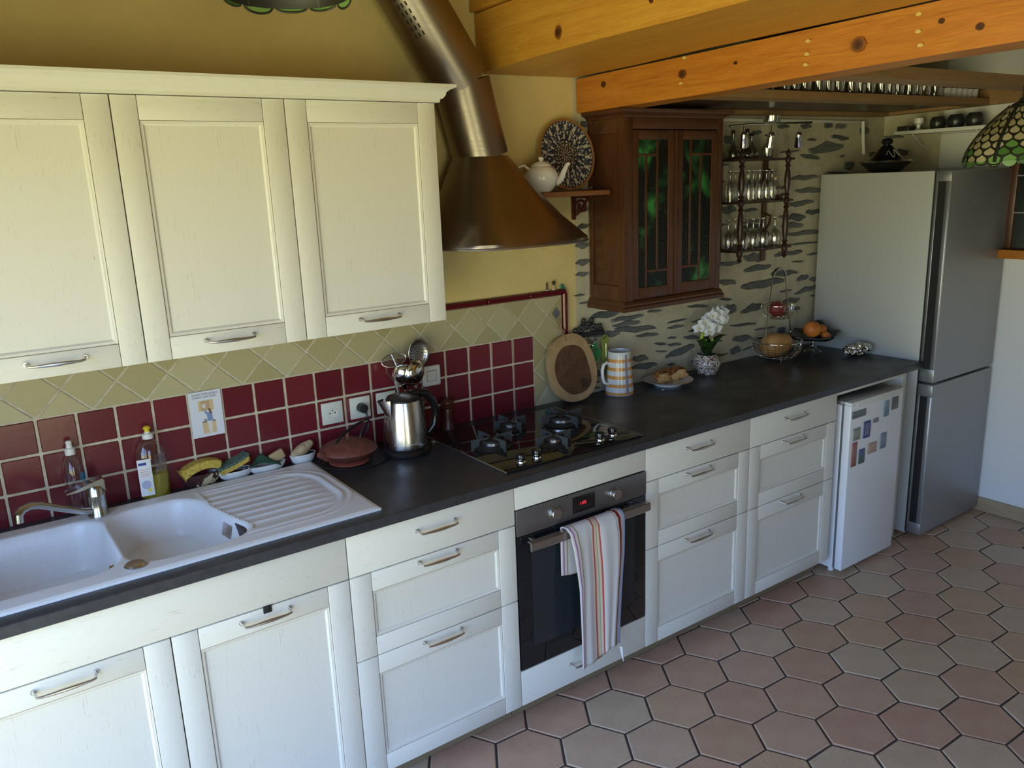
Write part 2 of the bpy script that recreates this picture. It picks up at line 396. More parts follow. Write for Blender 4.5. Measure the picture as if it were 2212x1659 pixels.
for i in range(-16, 15):
    for j in range(-26, 8):
        c = Vector((.328, -.791))+ex*i+ey*(j+(.5 if i % 2 else 0))
        if not (XL+.05 < c.x < XR+.05 and YF+.1 < c.y < -.42): continue
        if inview(c.x, c.y) and c.y < -.5:
            o = bpy.data.objects.new('tile', hexdata); COL.objects.link(o); o.parent = floor
            o.location = (c.x, c.y, .06+random.uniform(-.0015, .0006)); o.rotation_euler = (random.uniform(-.004, .004), random.uniform(-.004, .004), random.uniform(-.012, .012))
        else: hexmesh(rest, c)
tag(rest.obj('tiles_beyond', 'terracotta', floor, smooth=0), kind='stuff')
# wall tiles ------------------------------------------------------
TP, TX0, TZ0, WT = .1084, .5772, 1.2516, .9414
g = .0042
b = B(); b.box(-1.75, .735, -.0015, WY, .92, 1.405); gr = b.obj('grout_bed', 'grout', wall_back, smooth=0)
tb = B(); tb.box(0, TP-2*g, -.0055, WY, 0, TP-2*g, .0022, 1)
t0 = tb.obj('red_tile', 'red_glaze', origin=(0, 0, 0)); td = t0.data; bpy.data.objects.remove(t0)
for k in range(21):
    for r in range(3):
        o = bpy.data.objects.new('red_tile', td); COL.objects.link(o); o.parent = wall_back
        o.location = (TX0-(k+1)*TP+g, random.uniform(-.0006, .0006), TZ0-(r+1)*TP+g)
        o.rotation_euler = (random.uniform(-.012, .012), 0, random.uniform(-.012, .012))
def clip(poly, f):
    out = []
    for i in range(len(poly)):
        a, c = poly[i-1], poly[i]; fa, fc = f(a), f(c)
        if (fa >= 0) != (fc >= 0):
            t = fa/(fa-fc); out.append((a[0]+(c[0]-a[0])*t, a[1]+(c[1]-a[1])*t))
        if fc >= 0: out.append(c)
    return out
hd = TP/math.sqrt(2); gd = .0040*math.sqrt(2)
for mI in range(-32, 4):
    for nI in range(-6, 3):
        if (mI+nI) % 2: continue
        cx, cz = TX0+mI*hd, TZ0+hd+nI*hd
        h = hd-gd; poly = [(cx+h, cz), (cx, cz+h), (cx-h, cz), (cx, cz-h)]
        fl = [lambda p: .733-p[0], lambda p: p[0]+1.75, lambda p: 1.403-p[1], lambda p: p[1]-.925]
        if cx < TX0-.01: fl.append(lambda p: p[1]-TZ0-.002)
        elif cx < TX0+.01 and cz < TZ0: fl.append(lambda p: p[0]-TX0-.002)
        for f in fl:
            poly = clip(poly, f)
            if len(poly) < 3: break
        if len(poly) < 3: continue
        ar = abs(sum(poly[i-1][0]*poly[i][1]-poly[i][0]*poly[i-1][1] for i in range(len(poly))))/2
        if ar < .0003: continue
        ox = sum(p[0] for p in poly)/len(poly); oz = sum(p[1] for p in poly)/len(poly)
        b = B(); b.prism(poly, 'y', WY, -.005+random.uniform(-.0007, .0007)); b.obj('diamond_tile', 'cream_glaze', wall_back, origin=(ox, 0, oz), smooth=0)
# rounded dark red border tiles
def pencil(p0, p1, r=.0135):
    p0, p1 = Vector(p0), Vector(p1); d = (p1-p0).normalized(); bb = B()
    bb.tube([p0, p0+d*.002, p1-d*.002, p1], [r-.002, r, r, r-.002], 10); return bb
xs = [-1.75+.21*i for i in range(12)]; xs = [x for x in xs if x < .60]+[.768]
for a, c in zip(xs, xs[1:]): pencil((a+.002, -.002, 1.4185), (c-.002 if c < .76 else c-.012, -.002, 1.4185)).obj('border_tile', 'dark_red_trim', wall_back, origin=((a+c)/2, 0, 1.4185))
for a, c in ((1.418, 1.222), (1.216, 1.02), (1.014, .94)): pencil((.7515, -.002, a-.004), (.7515, -.002, c)).obj('border_tile', 'dark_red_trim', wall_back, origin=(.7515, 0, c))
# slate stones showing through the mortar
STONES = [(0.988, 1.289, 0.166, 0.037, 0.01), (1.124, 1.256, 0.202, 0.022, 0.01), (1.116, 1.23, 0.174, 0.025, -0.02), (1.175, 1.198, 0.269, 0.033, -0.07), (1.251, 1.16, 0.145, 0.02, -0.07), (1.236, 1.139, 0.337, 0.02, -0.09), (1.029, 1.195, 0.093, 0.032, -0.07), (1.337, 1.105, 0.08, 0.014, -0.14), (1.433, 1.088, 0.089, 0.015, -0.08), (1.474, 1.047, 0.202, 0.041, 0.11), (1.345, 1.067, 0.072, 0.009, -0.15), (1.206, 1.053, 0.097, 0.034, -0.02), (1.236, 1.012, 0.167, 0.034, -0.03), (0.942, 1.023, 0.085, 0.033, -0.1), (0.927, 0.987, 0.049, 0.011, -0.1), (0.92, 0.961, 0.063, 0.014, -0.07), (1.296, 1.268, 0.092, 0.014, -0.06), (1.44, 1.174, 0.111, 0.017, -0.01), (1.447, 1.202, 0.126, 0.011, 0.02), (1.839, 1.213, 0.082, 0.048, -0.12), (1.797, 1.269, 0.099, 0.015, -0.11), (1.798, 1.354, 0.152, 0.03, -0.16), (2.009, 1.315, 0.186, 0.037, -0.01), (2.015, 1.198, 0.182, 0.043, 0.06), (1.944, 1.12, 0.212, 0.016, -0.04), (1.938, 1.047, 0.147, 0.038, -0.02), (1.885, 0.992, 0.073, 0.038, 0.24), (0.839, 1.393, 0.059, 0.01, 0.03), (0.865, 1.356, 0.053, 0.01, 0.02), (0.865, 1.338, 0.047, 0.013, -0.12), (1.41, 0.993, 0.047, 0.012, 0.04), (1.556, 1.106, 0.119, 0.024, -0.14), (1.814, 1.445, 0.141, 0.023, -0.03), (2.003, 1.459, 0.15, 0.048, -0.08), (2.293, 1.46, 0.24, 0.028, -0.02), (2.51, 1.44, 0.105, 0.013, 0.01), (2.044, 1.404, 0.221, 0.036, 0.05), (2.27, 1.356, 0.23, 0.035, -0.04), (2.426, 1.316, 0.1, 0.032, 0.07), (2.522, 1.3, 0.065, 0.026, -0.1), (2.096, 1.317, 0.342, 0.043, -0.01), (1.809, 1.354, 0.135, 0.036, -0.16), (2.463, 1.248, 0.19, 0.033, 0.1), (2.322, 1.199, 0.181, 0.039, -0.0), (1.999, 1.192, 0.174, 0.043, 0.02), (1.842, 1.214, 0.082, 0.048, -0.12), (1.955, 1.129, 0.231, 0.016, -0.03), (2.12, 1.077, 0.165, 0.013, -0.04), (2.261, 1.045, 0.062, 0.039, -0.13), (1.968, 1.06, 0.229, 0.038, 0.0), (1.915, 0.998, 0.135, 0.038, 0.17), (2.387, 1.153, 0.053, 0.023, -0.12), (2.585, 1.999, 0.315, 0.062, 0.1), (2.702, 2.053, 0.165, 0.027, -0.1), (2.444, 1.955, 0.169, 0.027, -0.09), (2.207, 2.107, 0.096, 0.022, 0.01), (2.393, 2.109, 0.089, 0.03, 0.01), (2.587, 2.114, 0.067, 0.03, 0.01), (2.696, 2.111, 0.096, 0.027, 0.01), (2.924, 2.089, 0.087, 0.04, 0.01), (2.801, 1.902, 0.085, 0.044, -0.02), (2.401, 1.849, 0.244, 0.031, 0.01), (2.446, 1.782, 0.235, 0.031, -0.0), (2.386, 1.718, 0.216, 0.031, 0.04), (2.495, 1.666, 0.134, 0.028, -0.05), (2.353, 1.646, 0.142, 0.047, -0.05), (2.318, 1.605, 0.19, 0.035, -0.01), (2.425, 1.559, 0.301, 0.028, -0.01), (2.416, 1.504, 0.262, 0.012, -0.02), (2.329, 1.459, 0.193, 0.032, -0.05), (1.802, 1.711, 0.111, 0.043, -0.05), (1.975, 1.644, 0.197, 0.022, -0.0), (2.0, 1.62, 0.175, 0.022, -0.0), (3.028, 1.96, 0.075, 0.033, -0.01), (2.693, 1.869, 0.208, 0.012, -0.02), (1.789, 2.042, 0.065, 0.041, -0.0), (1.998, 2.077, 0.068, 0.021, 0.0), (2.449, 2.042, 0.077, 0.015, -0.0), (2.726, 1.955, 0.039, 0.012, 0.2), (0.861, 1.685, 0.071, 0.025, 0.07), (0.856, 1.606, 0.072, 0.03, -0.01), (0.858, 1.533, 0.073, 0.03, -0.02), (0.854, 1.482, 0.073, 0.02, -0.03), (0.866, 1.756, 0.065, 0.02, 0.08), (0.886, 2.106, 0.045, 0.028, 0.01)]
seen = []
def stone(x, z, w, h, ang, on_right=False):
    n = 22; pts = []
    ca, sa = math.cos(ang), math.sin(ang); ph = random.uniform(0, 6); sk = random.uniform(-.35, .35); lt, rt = random.uniform(.15, .7), random.uniform(.15, .7)
    blunt = h/w > .42
    for k in range(n):
        a = 2*PI*(k+.5)/n; q = .45 if blunt else .8
        ux = math.copysign(abs(math.cos(a))**q, math.cos(a)); taper = 1-(lt if ux < 0 else rt)*abs(ux)**1.5*(.3 if blunt else 1)
        uz = math.copysign(abs(math.sin(a))**.55, math.sin(a))*taper*(1 if math.sin(a) > 0 else .85)
        jag = random.uniform(-.16, .13)
        px, pz = ux*w/2*(1+random.uniform(-.06, .03)), (uz*(1+jag)+.18*math.sin(5*ux+ph))*h/2+sk*ux*h*.25
        pts.append((px*ca-pz*sa, px*sa+pz*ca))
    bb = B()
    if on_right:
        bb.prism([(x+p[0], z+p[1]) for p in pts], 'x', XR+.01, XR-.006); return bb.obj('stone', 'slate_stone', wall_right, origin=(XR, x, z), smooth=0)
    vs = [(x+p[0], WY, z+p[1]) for p in pts]+[(x+p[0]*.93, -.004+random.uniform(-.003, .002), z+p[1]*.88) for p in pts]
    fs = [list(range(n, 2*n))]+[[k, (k+1) % n, n+(k+1) % n, n+k] for k in range(n)]
    bb.pydata(vs, fs); return bb.obj('stone', 'slate_stone', wall_back, origin=(x, 0, z), smooth=0)
for st in STONES:
    if any(abs(st[0]-q[0]) < .05 and abs(st[1]-q[1]) < .022 for q in seen): continue
    seen.append(st); stone(st[0], st[1], st[2]*1.04, max(st[3]*1.02, .010), st[4])
for k in range(170):
    x, z = random.uniform(.86, 2.6), random.uniform(.97, 2.12); w = random.uniform(.04, .16); h = random.uniform(.007, .020)
    if any(abs(x-q[0]) < (w+q[2])/2+.008 and abs(z-q[1]) < (h+q[3])/2+.010 for q in seen): continue
    seen.append((x, z, w, h, 0)); stone(x, z, w, h, random.uniform(-.12, .1))
for (y, z, w, h) in ((-.06, 2.054, .12, .02), (-.106, 1.966, .09, .04), (-.05, 1.90, .07, .03)): stone(y, z, w, h, 0, True)
# ---------------------------------------------------------------- fitted kitchen
FY = -.653                     # face of the base cabinet fronts
def handle(parent, xc, zc, yf, w=.128):
    b = B(); h = w/2; pts = []; rad = []
    for t in (0, .4, .75, 1): pts.append((xc-h-.004*(1-t), yf-.026*t, zc+.003*(1-t))); rad.append(.0042-.0008*t)
    for i in range(1, 12):
        t = i/12; pts.append((xc-h+w*t, yf-.027-.002*math.sin(PI*t), zc-.0015)); rad.append(.0034+.0022*math.sin(PI*t)**2)
    for t in (1, .75, .4, 0): pts.append((xc+h+.004*(1-t), yf-.026*t, zc+.003*(1-t))); rad.append(.0042-.0008*t)
    b.tube(pts, rad, 10)
    for sx in (-1, 1): b.cyl((xc+sx*(h+.004), yf+.001, zc+.003), (xc+sx*(h+.004), yf-.005, zc+.003), .0072, .0058, 14)
    return b.obj('handle', 'steel_handle', parent)
def framed(parent, name, x0, x1, z0, z1, yf, hz=None, hx=None, st=.068, rl=.062, t=.02, label=None):
    """front made of two stiles, two rails and a sunk panel; the part is the panel with its moulded edge"""
    g = .0015; x0 += g; x1 -= g; z0 += g; z1 -= g
    xi0, xi1, zi0, zi1 = x0+st, x1-st, z0+rl, z1-rl
    def rect(d, y): return [(xi0+d, y, zi0+d), (xi1-d, y, zi0+d), (xi1-d, y, zi1-d), (xi0+d, y, zi1-d)]
    b = B(); vs = rect(-.0007, yf+.0022)+rect(.0011, yf+.0022)+rect(.006, yf+.0042)+rect(.0075, yf+.004)+rect(.013, yf+.0088)
    fs = [[16, 17, 18, 19]]
    for k in range(4):
        for i in range(4): fs.append([4*k+i, 4*k+(i+1) % 4, 4*k+4+(i+1) % 4, 4*k+4+i])
    b.pydata(vs, fs[:1]+fs[5:]); b.m(1).pydata(vs[:8], fs[1:5]); b.box(x0+.002, x1-.002, yf+.0105, yf+t-.001, z0+.002, z1-.002)
    p = b.obj(name, ['paint_v', 'patina'], parent, origin=((x0+x1)/2, yf, z0), smooth=30)
    if label: p['label'] = label
    for a, c in ((x0, xi0-.0007), (xi1+.0007, x1)):
        b = B(); b.box(a, c, yf, yf+t-.003, z0, z1, .0022, 2); b.obj('stile', 'paint_v', p, origin=(a, yf, z0))
    for a, c in ((z0, zi0-.0004), (zi1+.0004, z1)):
        b = B(); b.box(xi0+.0007, xi1-.0007, yf+.0003, yf+t-.003, a, c, .0016, 2); b.obj('rail', 'paint_h', p, origin=(x0, yf, a))
    if hz is not None: handle(p, hx if hx is not None else (x0+x1)/2, hz, yf)
    return p
def plain(parent, name, x0, x1, z0, z1, yf, hz=None, hx=None, t=.02):
    g = .0015; b = B(); b.box(x0+g, x1-g, yf, yf+t, z0+g, z1-g, .0028, 2)
    p = b.obj(name, 'paint_h', parent, origin=((x0+x1)/2, yf, z0))
    if hz is not None: handle(p, hx if hx is not None else (x0+x1)/2, hz, yf)
    return p
def carcass(parent, x0, x1, z0, z1, y0, y1, back=True, name='carcass', top=False):
    """open box: sides, bottom, back; y0 front (more negative)"""
    b = B(); e = .0008; t = .018
    b.box(x0+e, x0+t, y0, y1, z0, z1).box(x1-t, x1-e, y0, y1, z0, z1).box(x0+t, x1-t, y0, y1, z0, z0+t)
    if back: b.box(x0+t, x1-t, y1-.008, y1, z0, z1)
    if top: b.box(x0+t, x1-t, y0, y1, z1-t, z1)
    return b.obj(name, 'patina', parent, smooth=0)
ZB, ZT, Z1, Z2, WTB = .0803, .902, .7716, .4947, .9085
def base_legs(parent, x0, x1):
    for x in (x0+.06, x1-.06):
        for y in (-.56, -.08):
            b = B(); b.cyl((x, y, 0), (x, y, ZB), .016, .02, 10); b.obj('foot', 'black_plastic', parent)
    b = B(); b.box(x0+.002, x1-.002, -.585, -.57, .004, ZB-.003); b.obj('plinth', 'patina', parent, smooth=0)
def drawer_unit(x0, x1, label, hx):
    t = thing('drawer_cabinet', ((x0+x1)/2, FY+.02, 0), label, 'cabinet', 'cream drawer cabinets')
    carcass(t, x0, x1, ZB, .9075, FY+.021, -.03)
    plain(t, 'drawer', x0, x1, Z1, .9065, FY, .856, hx)
    framed(t, 'drawer', x0, x1, Z2, Z1, FY, .751, hx)
    framed(t, 'drawer', x0, x1, ZB, Z2, FY, .474, hx)
    base_legs(t, x0, x1); return t
drawer_unit(-.597, 0, 'cream three-drawer base cabinet between the sink cabinet and the oven', -.30)
drawer_unit(.6, 1.199, 'cream three-drawer base cabinet directly right of the oven', .885)
drawer_unit(1.199, 1.802, 'cream three-drawer base cabinet beside the small white fridge', 1.487)
# sink cabinet with two doors below a full-width front board
t = thing('sink_cabinet', (-1.0955, FY+.02, 0), 'cream two-door sink cabinet with a plain front board, at the left', 'cabinet')
carcass(t, -1.594, -.597, ZB, .9075, FY+.021, -.03)
plain(t, 'front_board', -1.594, -.597, Z1, .9065, FY)
framed(t, 'door', -1.0945, -.597, ZB, Z1, FY, .745, -.848, st=.066)
framed(t, 'door', -1.594, -1.0945, ZB, Z1, FY, .745, -1.341, st=.066)
b = B(); b.box(-.8535, -.830, FY-.003, FY+.002, .753, .775, .002); tag(b.obj('latch', 'dark_gap', t), label='dark catch above the door handle')
base_legs(t, -1.594, -.597)
t = thing('side_cabinet', (-1.765, FY+.02, 0), 'cream base cabinet at the far left end of the worktop', 'cabinet')
carcass(t, -1.935, -1.594, ZB, .9075, FY+.021, -.03); plain(t, 'front_board', -1.935, -1.594, Z1, .9065, FY); framed(t, 'door', -1.935, -1.594, ZB, Z1, FY, .745); base_legs(t, -1.935, -1.594)
# oven housing and built-in oven
t = thing('oven_cabinet', (.3, FY+.02, 0), 'cream oven housing with a top filler strip and a bottom drawer', 'cabinet')
carcass(t, 0, .6, ZB, .9075, FY+.021, -.03)
plain(t, 'filler_strip', 0, .6, .8215, .9065, FY)
plain(t, 'drawer', 0, .6, ZB, .219, FY, .158, .288)
base_legs(t, 0, .6)
m = mat('oven_glass', (.008, .009, .011), .06); 
m = mat('oven_steel', (.24, .23, .235), .36, .85); v = m.coord((160, 5, 5)); m.rough(m.ramp(m.noise(v, 2, 3), [(.3, (.3,)*3), (.7, (.42,)*3)]))
mat('satin_steel', (.52, .51, .50), .3, 1.)
ov = thing('built_in_oven', (.3, FY, .222), 'built-in oven with steel control panel and dark glass door', 'oven')
b = B(); b.box(.022, .578, FY+.012, -.09, .224, .815); b.obj('oven_body', 'dark_gap', ov, smooth=0)
b = B(); b.box(.003, .597, FY-.004, FY+.02, .7275, .819, .0015); cp = b.obj('control_panel', 'oven_steel', ov, smooth=30)
for x in (.160, .437):
    b = B(); b.lathe([(.0, .0), (.0225, 0), (.0225, .004), (.021, .005), (.020, .019), (.0185, .0205), (0, .0205)], (x, FY-.004, .7735), 28, Euler((PI/2, 0, 0)).to_matrix())
    b.box(x-.0008, x+.0008, FY-.0246, FY-.02, .782, .7925); b.obj('knob', 'satin_steel', cp)
b = B(); b.box(.2425, .3455, FY-.0052, FY-.003, .746, .806, .0008); dp = b.obj('display', 'black_gloss', cp)
em = Mat('red_led', (.8, .02, .03)); em.p.inputs['Emission Color'].default_value = (1, .035, .06, 1); em.p.inputs['Emission Strength'].default_value = .9; MATS['red_led'] = em.m
b = B(); SEG = {'1': 'bc', '0': 'abcdef', '5': 'afgcd'}
def seg7(bb, ch, x, z, w=.0052, h=.0105):
    t_ = .0007
    bars = dict(a=(x, x+w, z+h-t_, z+h+t_), g=(x, x+w, z+h/2-t_, z+h/2+t_), d=(x, x+w, z-t_, z+t_), b=(x+w-t_, x+w+t_, z+h/2, z+h), c=(x+w-t_, x+w+t_, z, z+h/2), f=(x-t_, x+t_, z+h/2, z+h), e=(x-t_, x+t_, z, z+h/2))
    for q in SEG[ch]: x0, x1, z0, z1 = bars[q]; bb.box(x0, x1, FY-.0058, FY-.0050, z0, z1)
for ch, x in zip('1105', (.272, .2795, .2905, .2985)): seg7(b, ch, x, .7725)
for z in (.7755, .780): b.box(.2872, .2884, FY-.0058, FY-.005, z, z+.0012)
b.obj('clock_digits', 'red_led', dp, smooth=0)
mat('grey_print', (.07, .07, .075), .5)
b = B()
for k, (dx, dz) in enumerate(((-.030, .006), (.008, .030), (.024, .018), (-.018, -.028), (-.005, -.031), (.014, -.029))): b.box(.16+dx-.004, .16+dx+.004, FY-.0046, FY-.0039, .7735+dz-.002, .7735+dz+.002)
tag(b.obj('symbols', 'grey_print', cp, smooth=0), kind='stuff')
b = B(); b.box(.003, .597, FY-.002, FY+.02, .222, .7245, .0015); od = b.obj('door', 'oven_glass', ov)
mat('inner_glass', (.018, .022, .027), .15)
b = B(); b.box(.06, .54, FY-.0024, FY-.0015, .30, .66, .0002); b.obj('inner_window', 'inner_glass', od, smooth=0)
b = B(); b.prism([(FY-.052, .713), (FY-.049, .7165), (FY-.030, .7165), (FY-.028, .714), (FY-.045, .712), (FY-.046, .689), (FY-.05, .684), (FY-.053, .688)], 'x', .026, .574)
for x in (.06, .54): b.box(x-.008, x+.008, FY-.04, FY-.001, .704, .714, .001)
b.obj('handle', 'satin_steel', od, smooth=30)
# tea towel over the oven handle
m = mat('towel_cloth', (.6, .58, .55), .9); v = m.coord(kind='UV'); x = m.xyz(v)[0]
st = [(0, (.60, .575, .545)), (.03, (.60, .575, .545)), (.035, (.36, .15, .30)), (.05, (.36, .15, .30)), (.055, (.6, .57, .54)), (.09, (.6, .57, .54)), (.095, (.24, .2, .1)), (.108, (.24, .2, .1)), (.113, (.58, .53, .44)), (.14, (.6, .575, .55)),
      (.40, (.61, .59, .57)), (.405, (.45, .07, .05)), (.425, (.45, .07, .05)), (.43, (.5, .42, .28)), (.46, (.48, .42, .3)), (.465, (.30, .27, .17)), (.475, (.3, .27, .17)), (.48, (.52, .46, .34)), (.505, (.46, .08, .06)), (.525, (.46, .08, .06)), (.53, (.61, .59, .57)),
      (.80, (.61, .59, .57)), (.805, (.25, .29, .42)), (.815, (.25, .29, .42)), (.82, (.6, .53, .42)), (.845, (.6, .53, .42)), (.85, (.17, .012, .02)), (.90, (.17, .012, .02)), (.905, (.55, .45, .33)), (.93, (.6, .56, .5)), (.935, (.27, .31, .44)), (1, (.61, .59, .57))]
m.base(m.ramp(x, st[:1]+st[2:11]+st[11:32] if len(st) > 32 else st, 'CONSTANT')); vv = m.coord((1,1,1)); m.bump(m.noise(vv, 300, 2), .3, .0006)
def towel():
    b = B(); NX, NZ = 60, 64; vs = []; uvs = []
    for j in range(NZ+1):
        tz = j/NZ
        for i in range(NX+1):
            u = i/NX
            # length along the cloth: first quarter hangs behind the handle, then over it, then down the front
            L = tz*.78-.20
            xl = .172+.03*max(0, min(1, (.0+L)/.28))+.012*max(0, L-.3)/.25; xr = .433-.026*max(0, min(1, (L-.2)/.35))
            xx = xl+(xr-xl)*u
            fold = .010*math.sin(u*11+.6)+.008*math.sin(u*23+1.1)*(.4+.6*max(0, L)/.5)
            gather = max(0, min(1, L/.12))
            if L < -.02: y = FY-.021+.006*u; z = .7205+(L+.02)-.012*math.sin(u*5)
            elif L < .045:
                a = PI*(L+.02)/.065; y = FY-.0375+.017*math.cos(a); z = .7195+.008*math.sin(a)
                z += .0
            else: y = FY-.056-.006-.45*fold*gather-.010*gather-.012*max(0, L-.1); z = .7195-(L-.045)*(1.0 if u < .36 else 1-.055*min(1, (u-.36)/.25))
            if L > .02: xx += .007*math.sin(u*9+L*5)*gather-.02*max(0, L-.25)*(1-u)
            vs.append((xx, y, z)); uvs.append((u, tz))
    fs = [[j*(NX+1)+i, j*(NX+1)+i+1, (j+1)*(NX+1)+i+1, (j+1)*(NX+1)+i] for j in range(NZ) for i in range(NX)]
    b.pydata(vs, fs); o = b.obj('tea_towel', 'towel_cloth', origin=(.3, FY-.05, .16), smooth=80)
    uvl = o.data.uv_layers.new(name='UVMap')
    for lp in o.data.loops: uvl.data[lp.index].uv = uvs[lp.vertex_index]
    md = o.modifiers.new('thick', 'SOLIDIFY'); md.thickness = .0025
    return tag(o, 'white tea towel with red and blue stripes over the oven door handle', 'towel')
tw = towel()
b = B(); b.tube([(.402, FY-.075, .20), (.404, FY-.078, .17), (.412, FY-.077, .135)], [.005, .004, .0012], 6, flat=.35); b.obj('hanging_loop', 'white_plastic', tw)
# end panel between the small fridge and the tall fridge
b = B(); b.box(2.398, 2.438, -.62, -.02, 0.004, .9075, .002); tag(b.obj('end_panel', 'paint_v', origin=(2.418, -.3, 0)), 'narrow cream end panel standing between the white and grey fridges', 'panel')
b = B(); b.box(1.804, 2.396, -.64, -.60, .884, .9075, .001); tag(b.obj('worktop_rail', 'paint_h', origin=(2.1, -.62, .884)), 'cream rail under the worktop above the small white fridge', 'rail')
# worktop with a sink cutout
SX0, SX1, SY0, SY1 = -1.62, -.462, -.618, -.062
b = B(); WX0, WX1, WYF = -1.945, 2.487, -.669
cx0, cx1, cy0, cy1 = -1.58, -.84, -.575, -.10
def wt(x0, x1, y0, y1): b.box(x0, x1, y0, y1, WTB, WT)
xs_ = [WX0, cx0, cx1, WX1]; ys_ = [WYF, cy0, cy1, -.002]
vs, fs = [], []
for zz in (WTB, WT):
    for yy in ys_:
        for xx in xs_: vs.append((xx, yy, zz))
for j in range(3):
    for i in range(3):
        if i == 1 and j == 1: continue
        a = j*4+i; fs += [[a+16, a+17, a+21, a+20], [a, a+4, a+5, a+1]]
for a, c in ((0, 1), (1, 2), (2, 3), (3, 7), (7, 11), (11, 15), (15, 14), (14, 13), (13, 12), (12, 8), (8, 4), (4, 0), (5, 6), (6, 10), (10, 9), (9, 5)): fs.append([a, c, c+16, a+16])
b.pydata(vs, fs)
o = tag(b.obj('worktop', 'slate_worktop', origin=(0, -.33, WTB), smooth=30), 'long dark slate-look kitchen worktop over the cream base cabinets', 'worktop')
bv = o.modifiers.new('bevel', 'BEVEL'); bv.width = .003; bv.segments = 2; bv.limit_method = 'ANGLE'
# ---------------------------------------------------------------- sink
def ss(a, c, x):
    t = max(0., min(1., (x-a)/(c-a))); return t*t*(3-2*t)
def rbox(x, y, cx, cy, hx, hy, r):
    qx, qy = abs(x-cx)-hx+r, abs(y-cy)-hy+r
    return math.hypot(max(qx, 0), max(qy, 0))+min(max(qx, qy), 0)-r
def bowl2(x, y):
    k = (x+1.0)/.145
    if k > 0: x = x-.055*k*max(-1.3, min(1.3, -(y+.345)/.2))*.75
    return rbox(x, y, -1.0, -.345, .146, .212, .10)
def sink_h(x, y):
    z = .0105
    e = min(x-SX0, SX1-x, y-SY0, SY1-y); z -= .0035*(1-ss(0, .012, e)) 
    d1 = rbox(x, y, -1.362, -.335, .205, .205, .085); d2 = bowl2(x, y)
    for d, dep in ((d1, .165), (d2, .13)):
        if d < .012:
            t = max(0, min(1, (.008-d)/.06)); z = min(z, .0105-.0025*ss(.012, 0, d)-dep*(.84*ss(-.004, .034, -d)+.16*ss(.02, .16, -d)))
    # drainer: sunk field with ridges and a raised double border
    if x > -.93 and d2 > .012:
        dd = rbox(x, y, -.765, -.335, .255, .20, .13)
        dd = max(dd, -(x+.86)*1) if x < -.86 else dd
        f = ss(.0, -.012, dd); z -= .0045*f
        if f > .2:
            ph = ((y+.335)/.047); k = abs(ph-round(ph)); z += .0042*f*ss(.22, .06, k)*ss(-.53+.02, -.60, x+.0)*1.0
        z += .0028*math.exp(-((dd-.006)/.006)**2)+.0022*math.exp(-((dd-.032)/.006)**2)*(1 if x > -.80 else ss(-.86, -.80, x))
    return z
def make_sink():
    st = .0046; nx = int((SX1-SX0)/st); ny = int((SY1-SY0)/st); b = B(); vs = []
    for j in range(ny+1):
        y = SY0+(SY1-SY0)*j/ny
        for i in range(nx+1):
            x = SX0+(SX1-SX0)*i/nx; vs.append((x, y, WT+sink_h(x, y)))
    fs = [[j*(nx+1)+i, j*(nx+1)+i+1, (j+1)*(nx+1)+i+1, (j+1)*(nx+1)+i] for j in range(ny) for i in range(nx)]
    n0 = len(vs); per = [i for i in range(nx+1)]+[j*(nx+1)+nx for j in range(1, ny+1)]+[ny*(nx+1)+i for i in range(nx-1, -1, -1)]+[j*(nx+1) for j in range(ny-1, 0, -1)]
    for k in per: vs.append((vs[k][0], vs[k][1], WT+.0003))
    for k in range(len(per)): q = (k+1) % len(per); fs.append([per[k], per[q], n0+q, n0+k])
    b.pydata(vs, fs); return b
sk = thing('kitchen_sink', (-1.04, -.34, WT), 'white resin sink with one and a half bowls and ribbed drainer', 'sink')
make_sink().obj('basin', 'sink_resin', sk, smooth=40)
b = B(); b.lathe([(0, .001), (.026, .001), (.028, .004), (.024, .008), (.02, .0085), (0, .0085)], (-1.136, -.560, WT+.0105), 26); tag(b.obj('waste_knob', 'steel_handle', sk), label='round chrome waste control')
xo = -.80
while sink_h(xo, -.39) > -.030: xo -= .0005
sl = math.atan2(sink_h(xo+.004, -.39)-sink_h(xo-.004, -.39), .008); pv = Vector((xo, -.39, WT-.030)); nv = Vector((-math.sin(sl), 0, math.cos(sl)))
b = B(); b.box(-.019, .019, -.027, .027, .0012, .0030, .0008); b.box(-.006, .006, -.007, .007, .003, .0042); b.xf(Matrix.Translation(pv) @ Matrix.Rotation(.14, 4, 'Z') @ Matrix.Rotation(-sl, 4, 'Y')); tag(b.obj('overflow_plate', 'steel_handle', sk), label='square steel overflow plate in the half bowl')
for cx, dep in ((-1.36, .152), (-1.0, .117)):
    b = B(); b.lathe([(0, .001), (.030, .001), (.042, .003), (.044, 0)], (cx, -.335, WT-dep), 24); b.obj('drain', 'steel_handle', sk)
b = B(); b.cyl((-1.166, -.40, WT-.045), (-1.180, -.40, WT-.043), .009, .006, 14); b.tube([(-1.180, -.40, WT-.045), (-1.181, -.401, WT-.06), (-1.183, -.40, WT-.078)], .0018, 6); b.obj('plug_chain', 'chrome', sk)
m = mat('dark_leaf', (.02, .022, .03), .5)
for k, (x, y) in enumerate(((-1.22, -.47), (-1.18, -.478), (-1.20, -.462), (-1.165, -.47))):
    pass
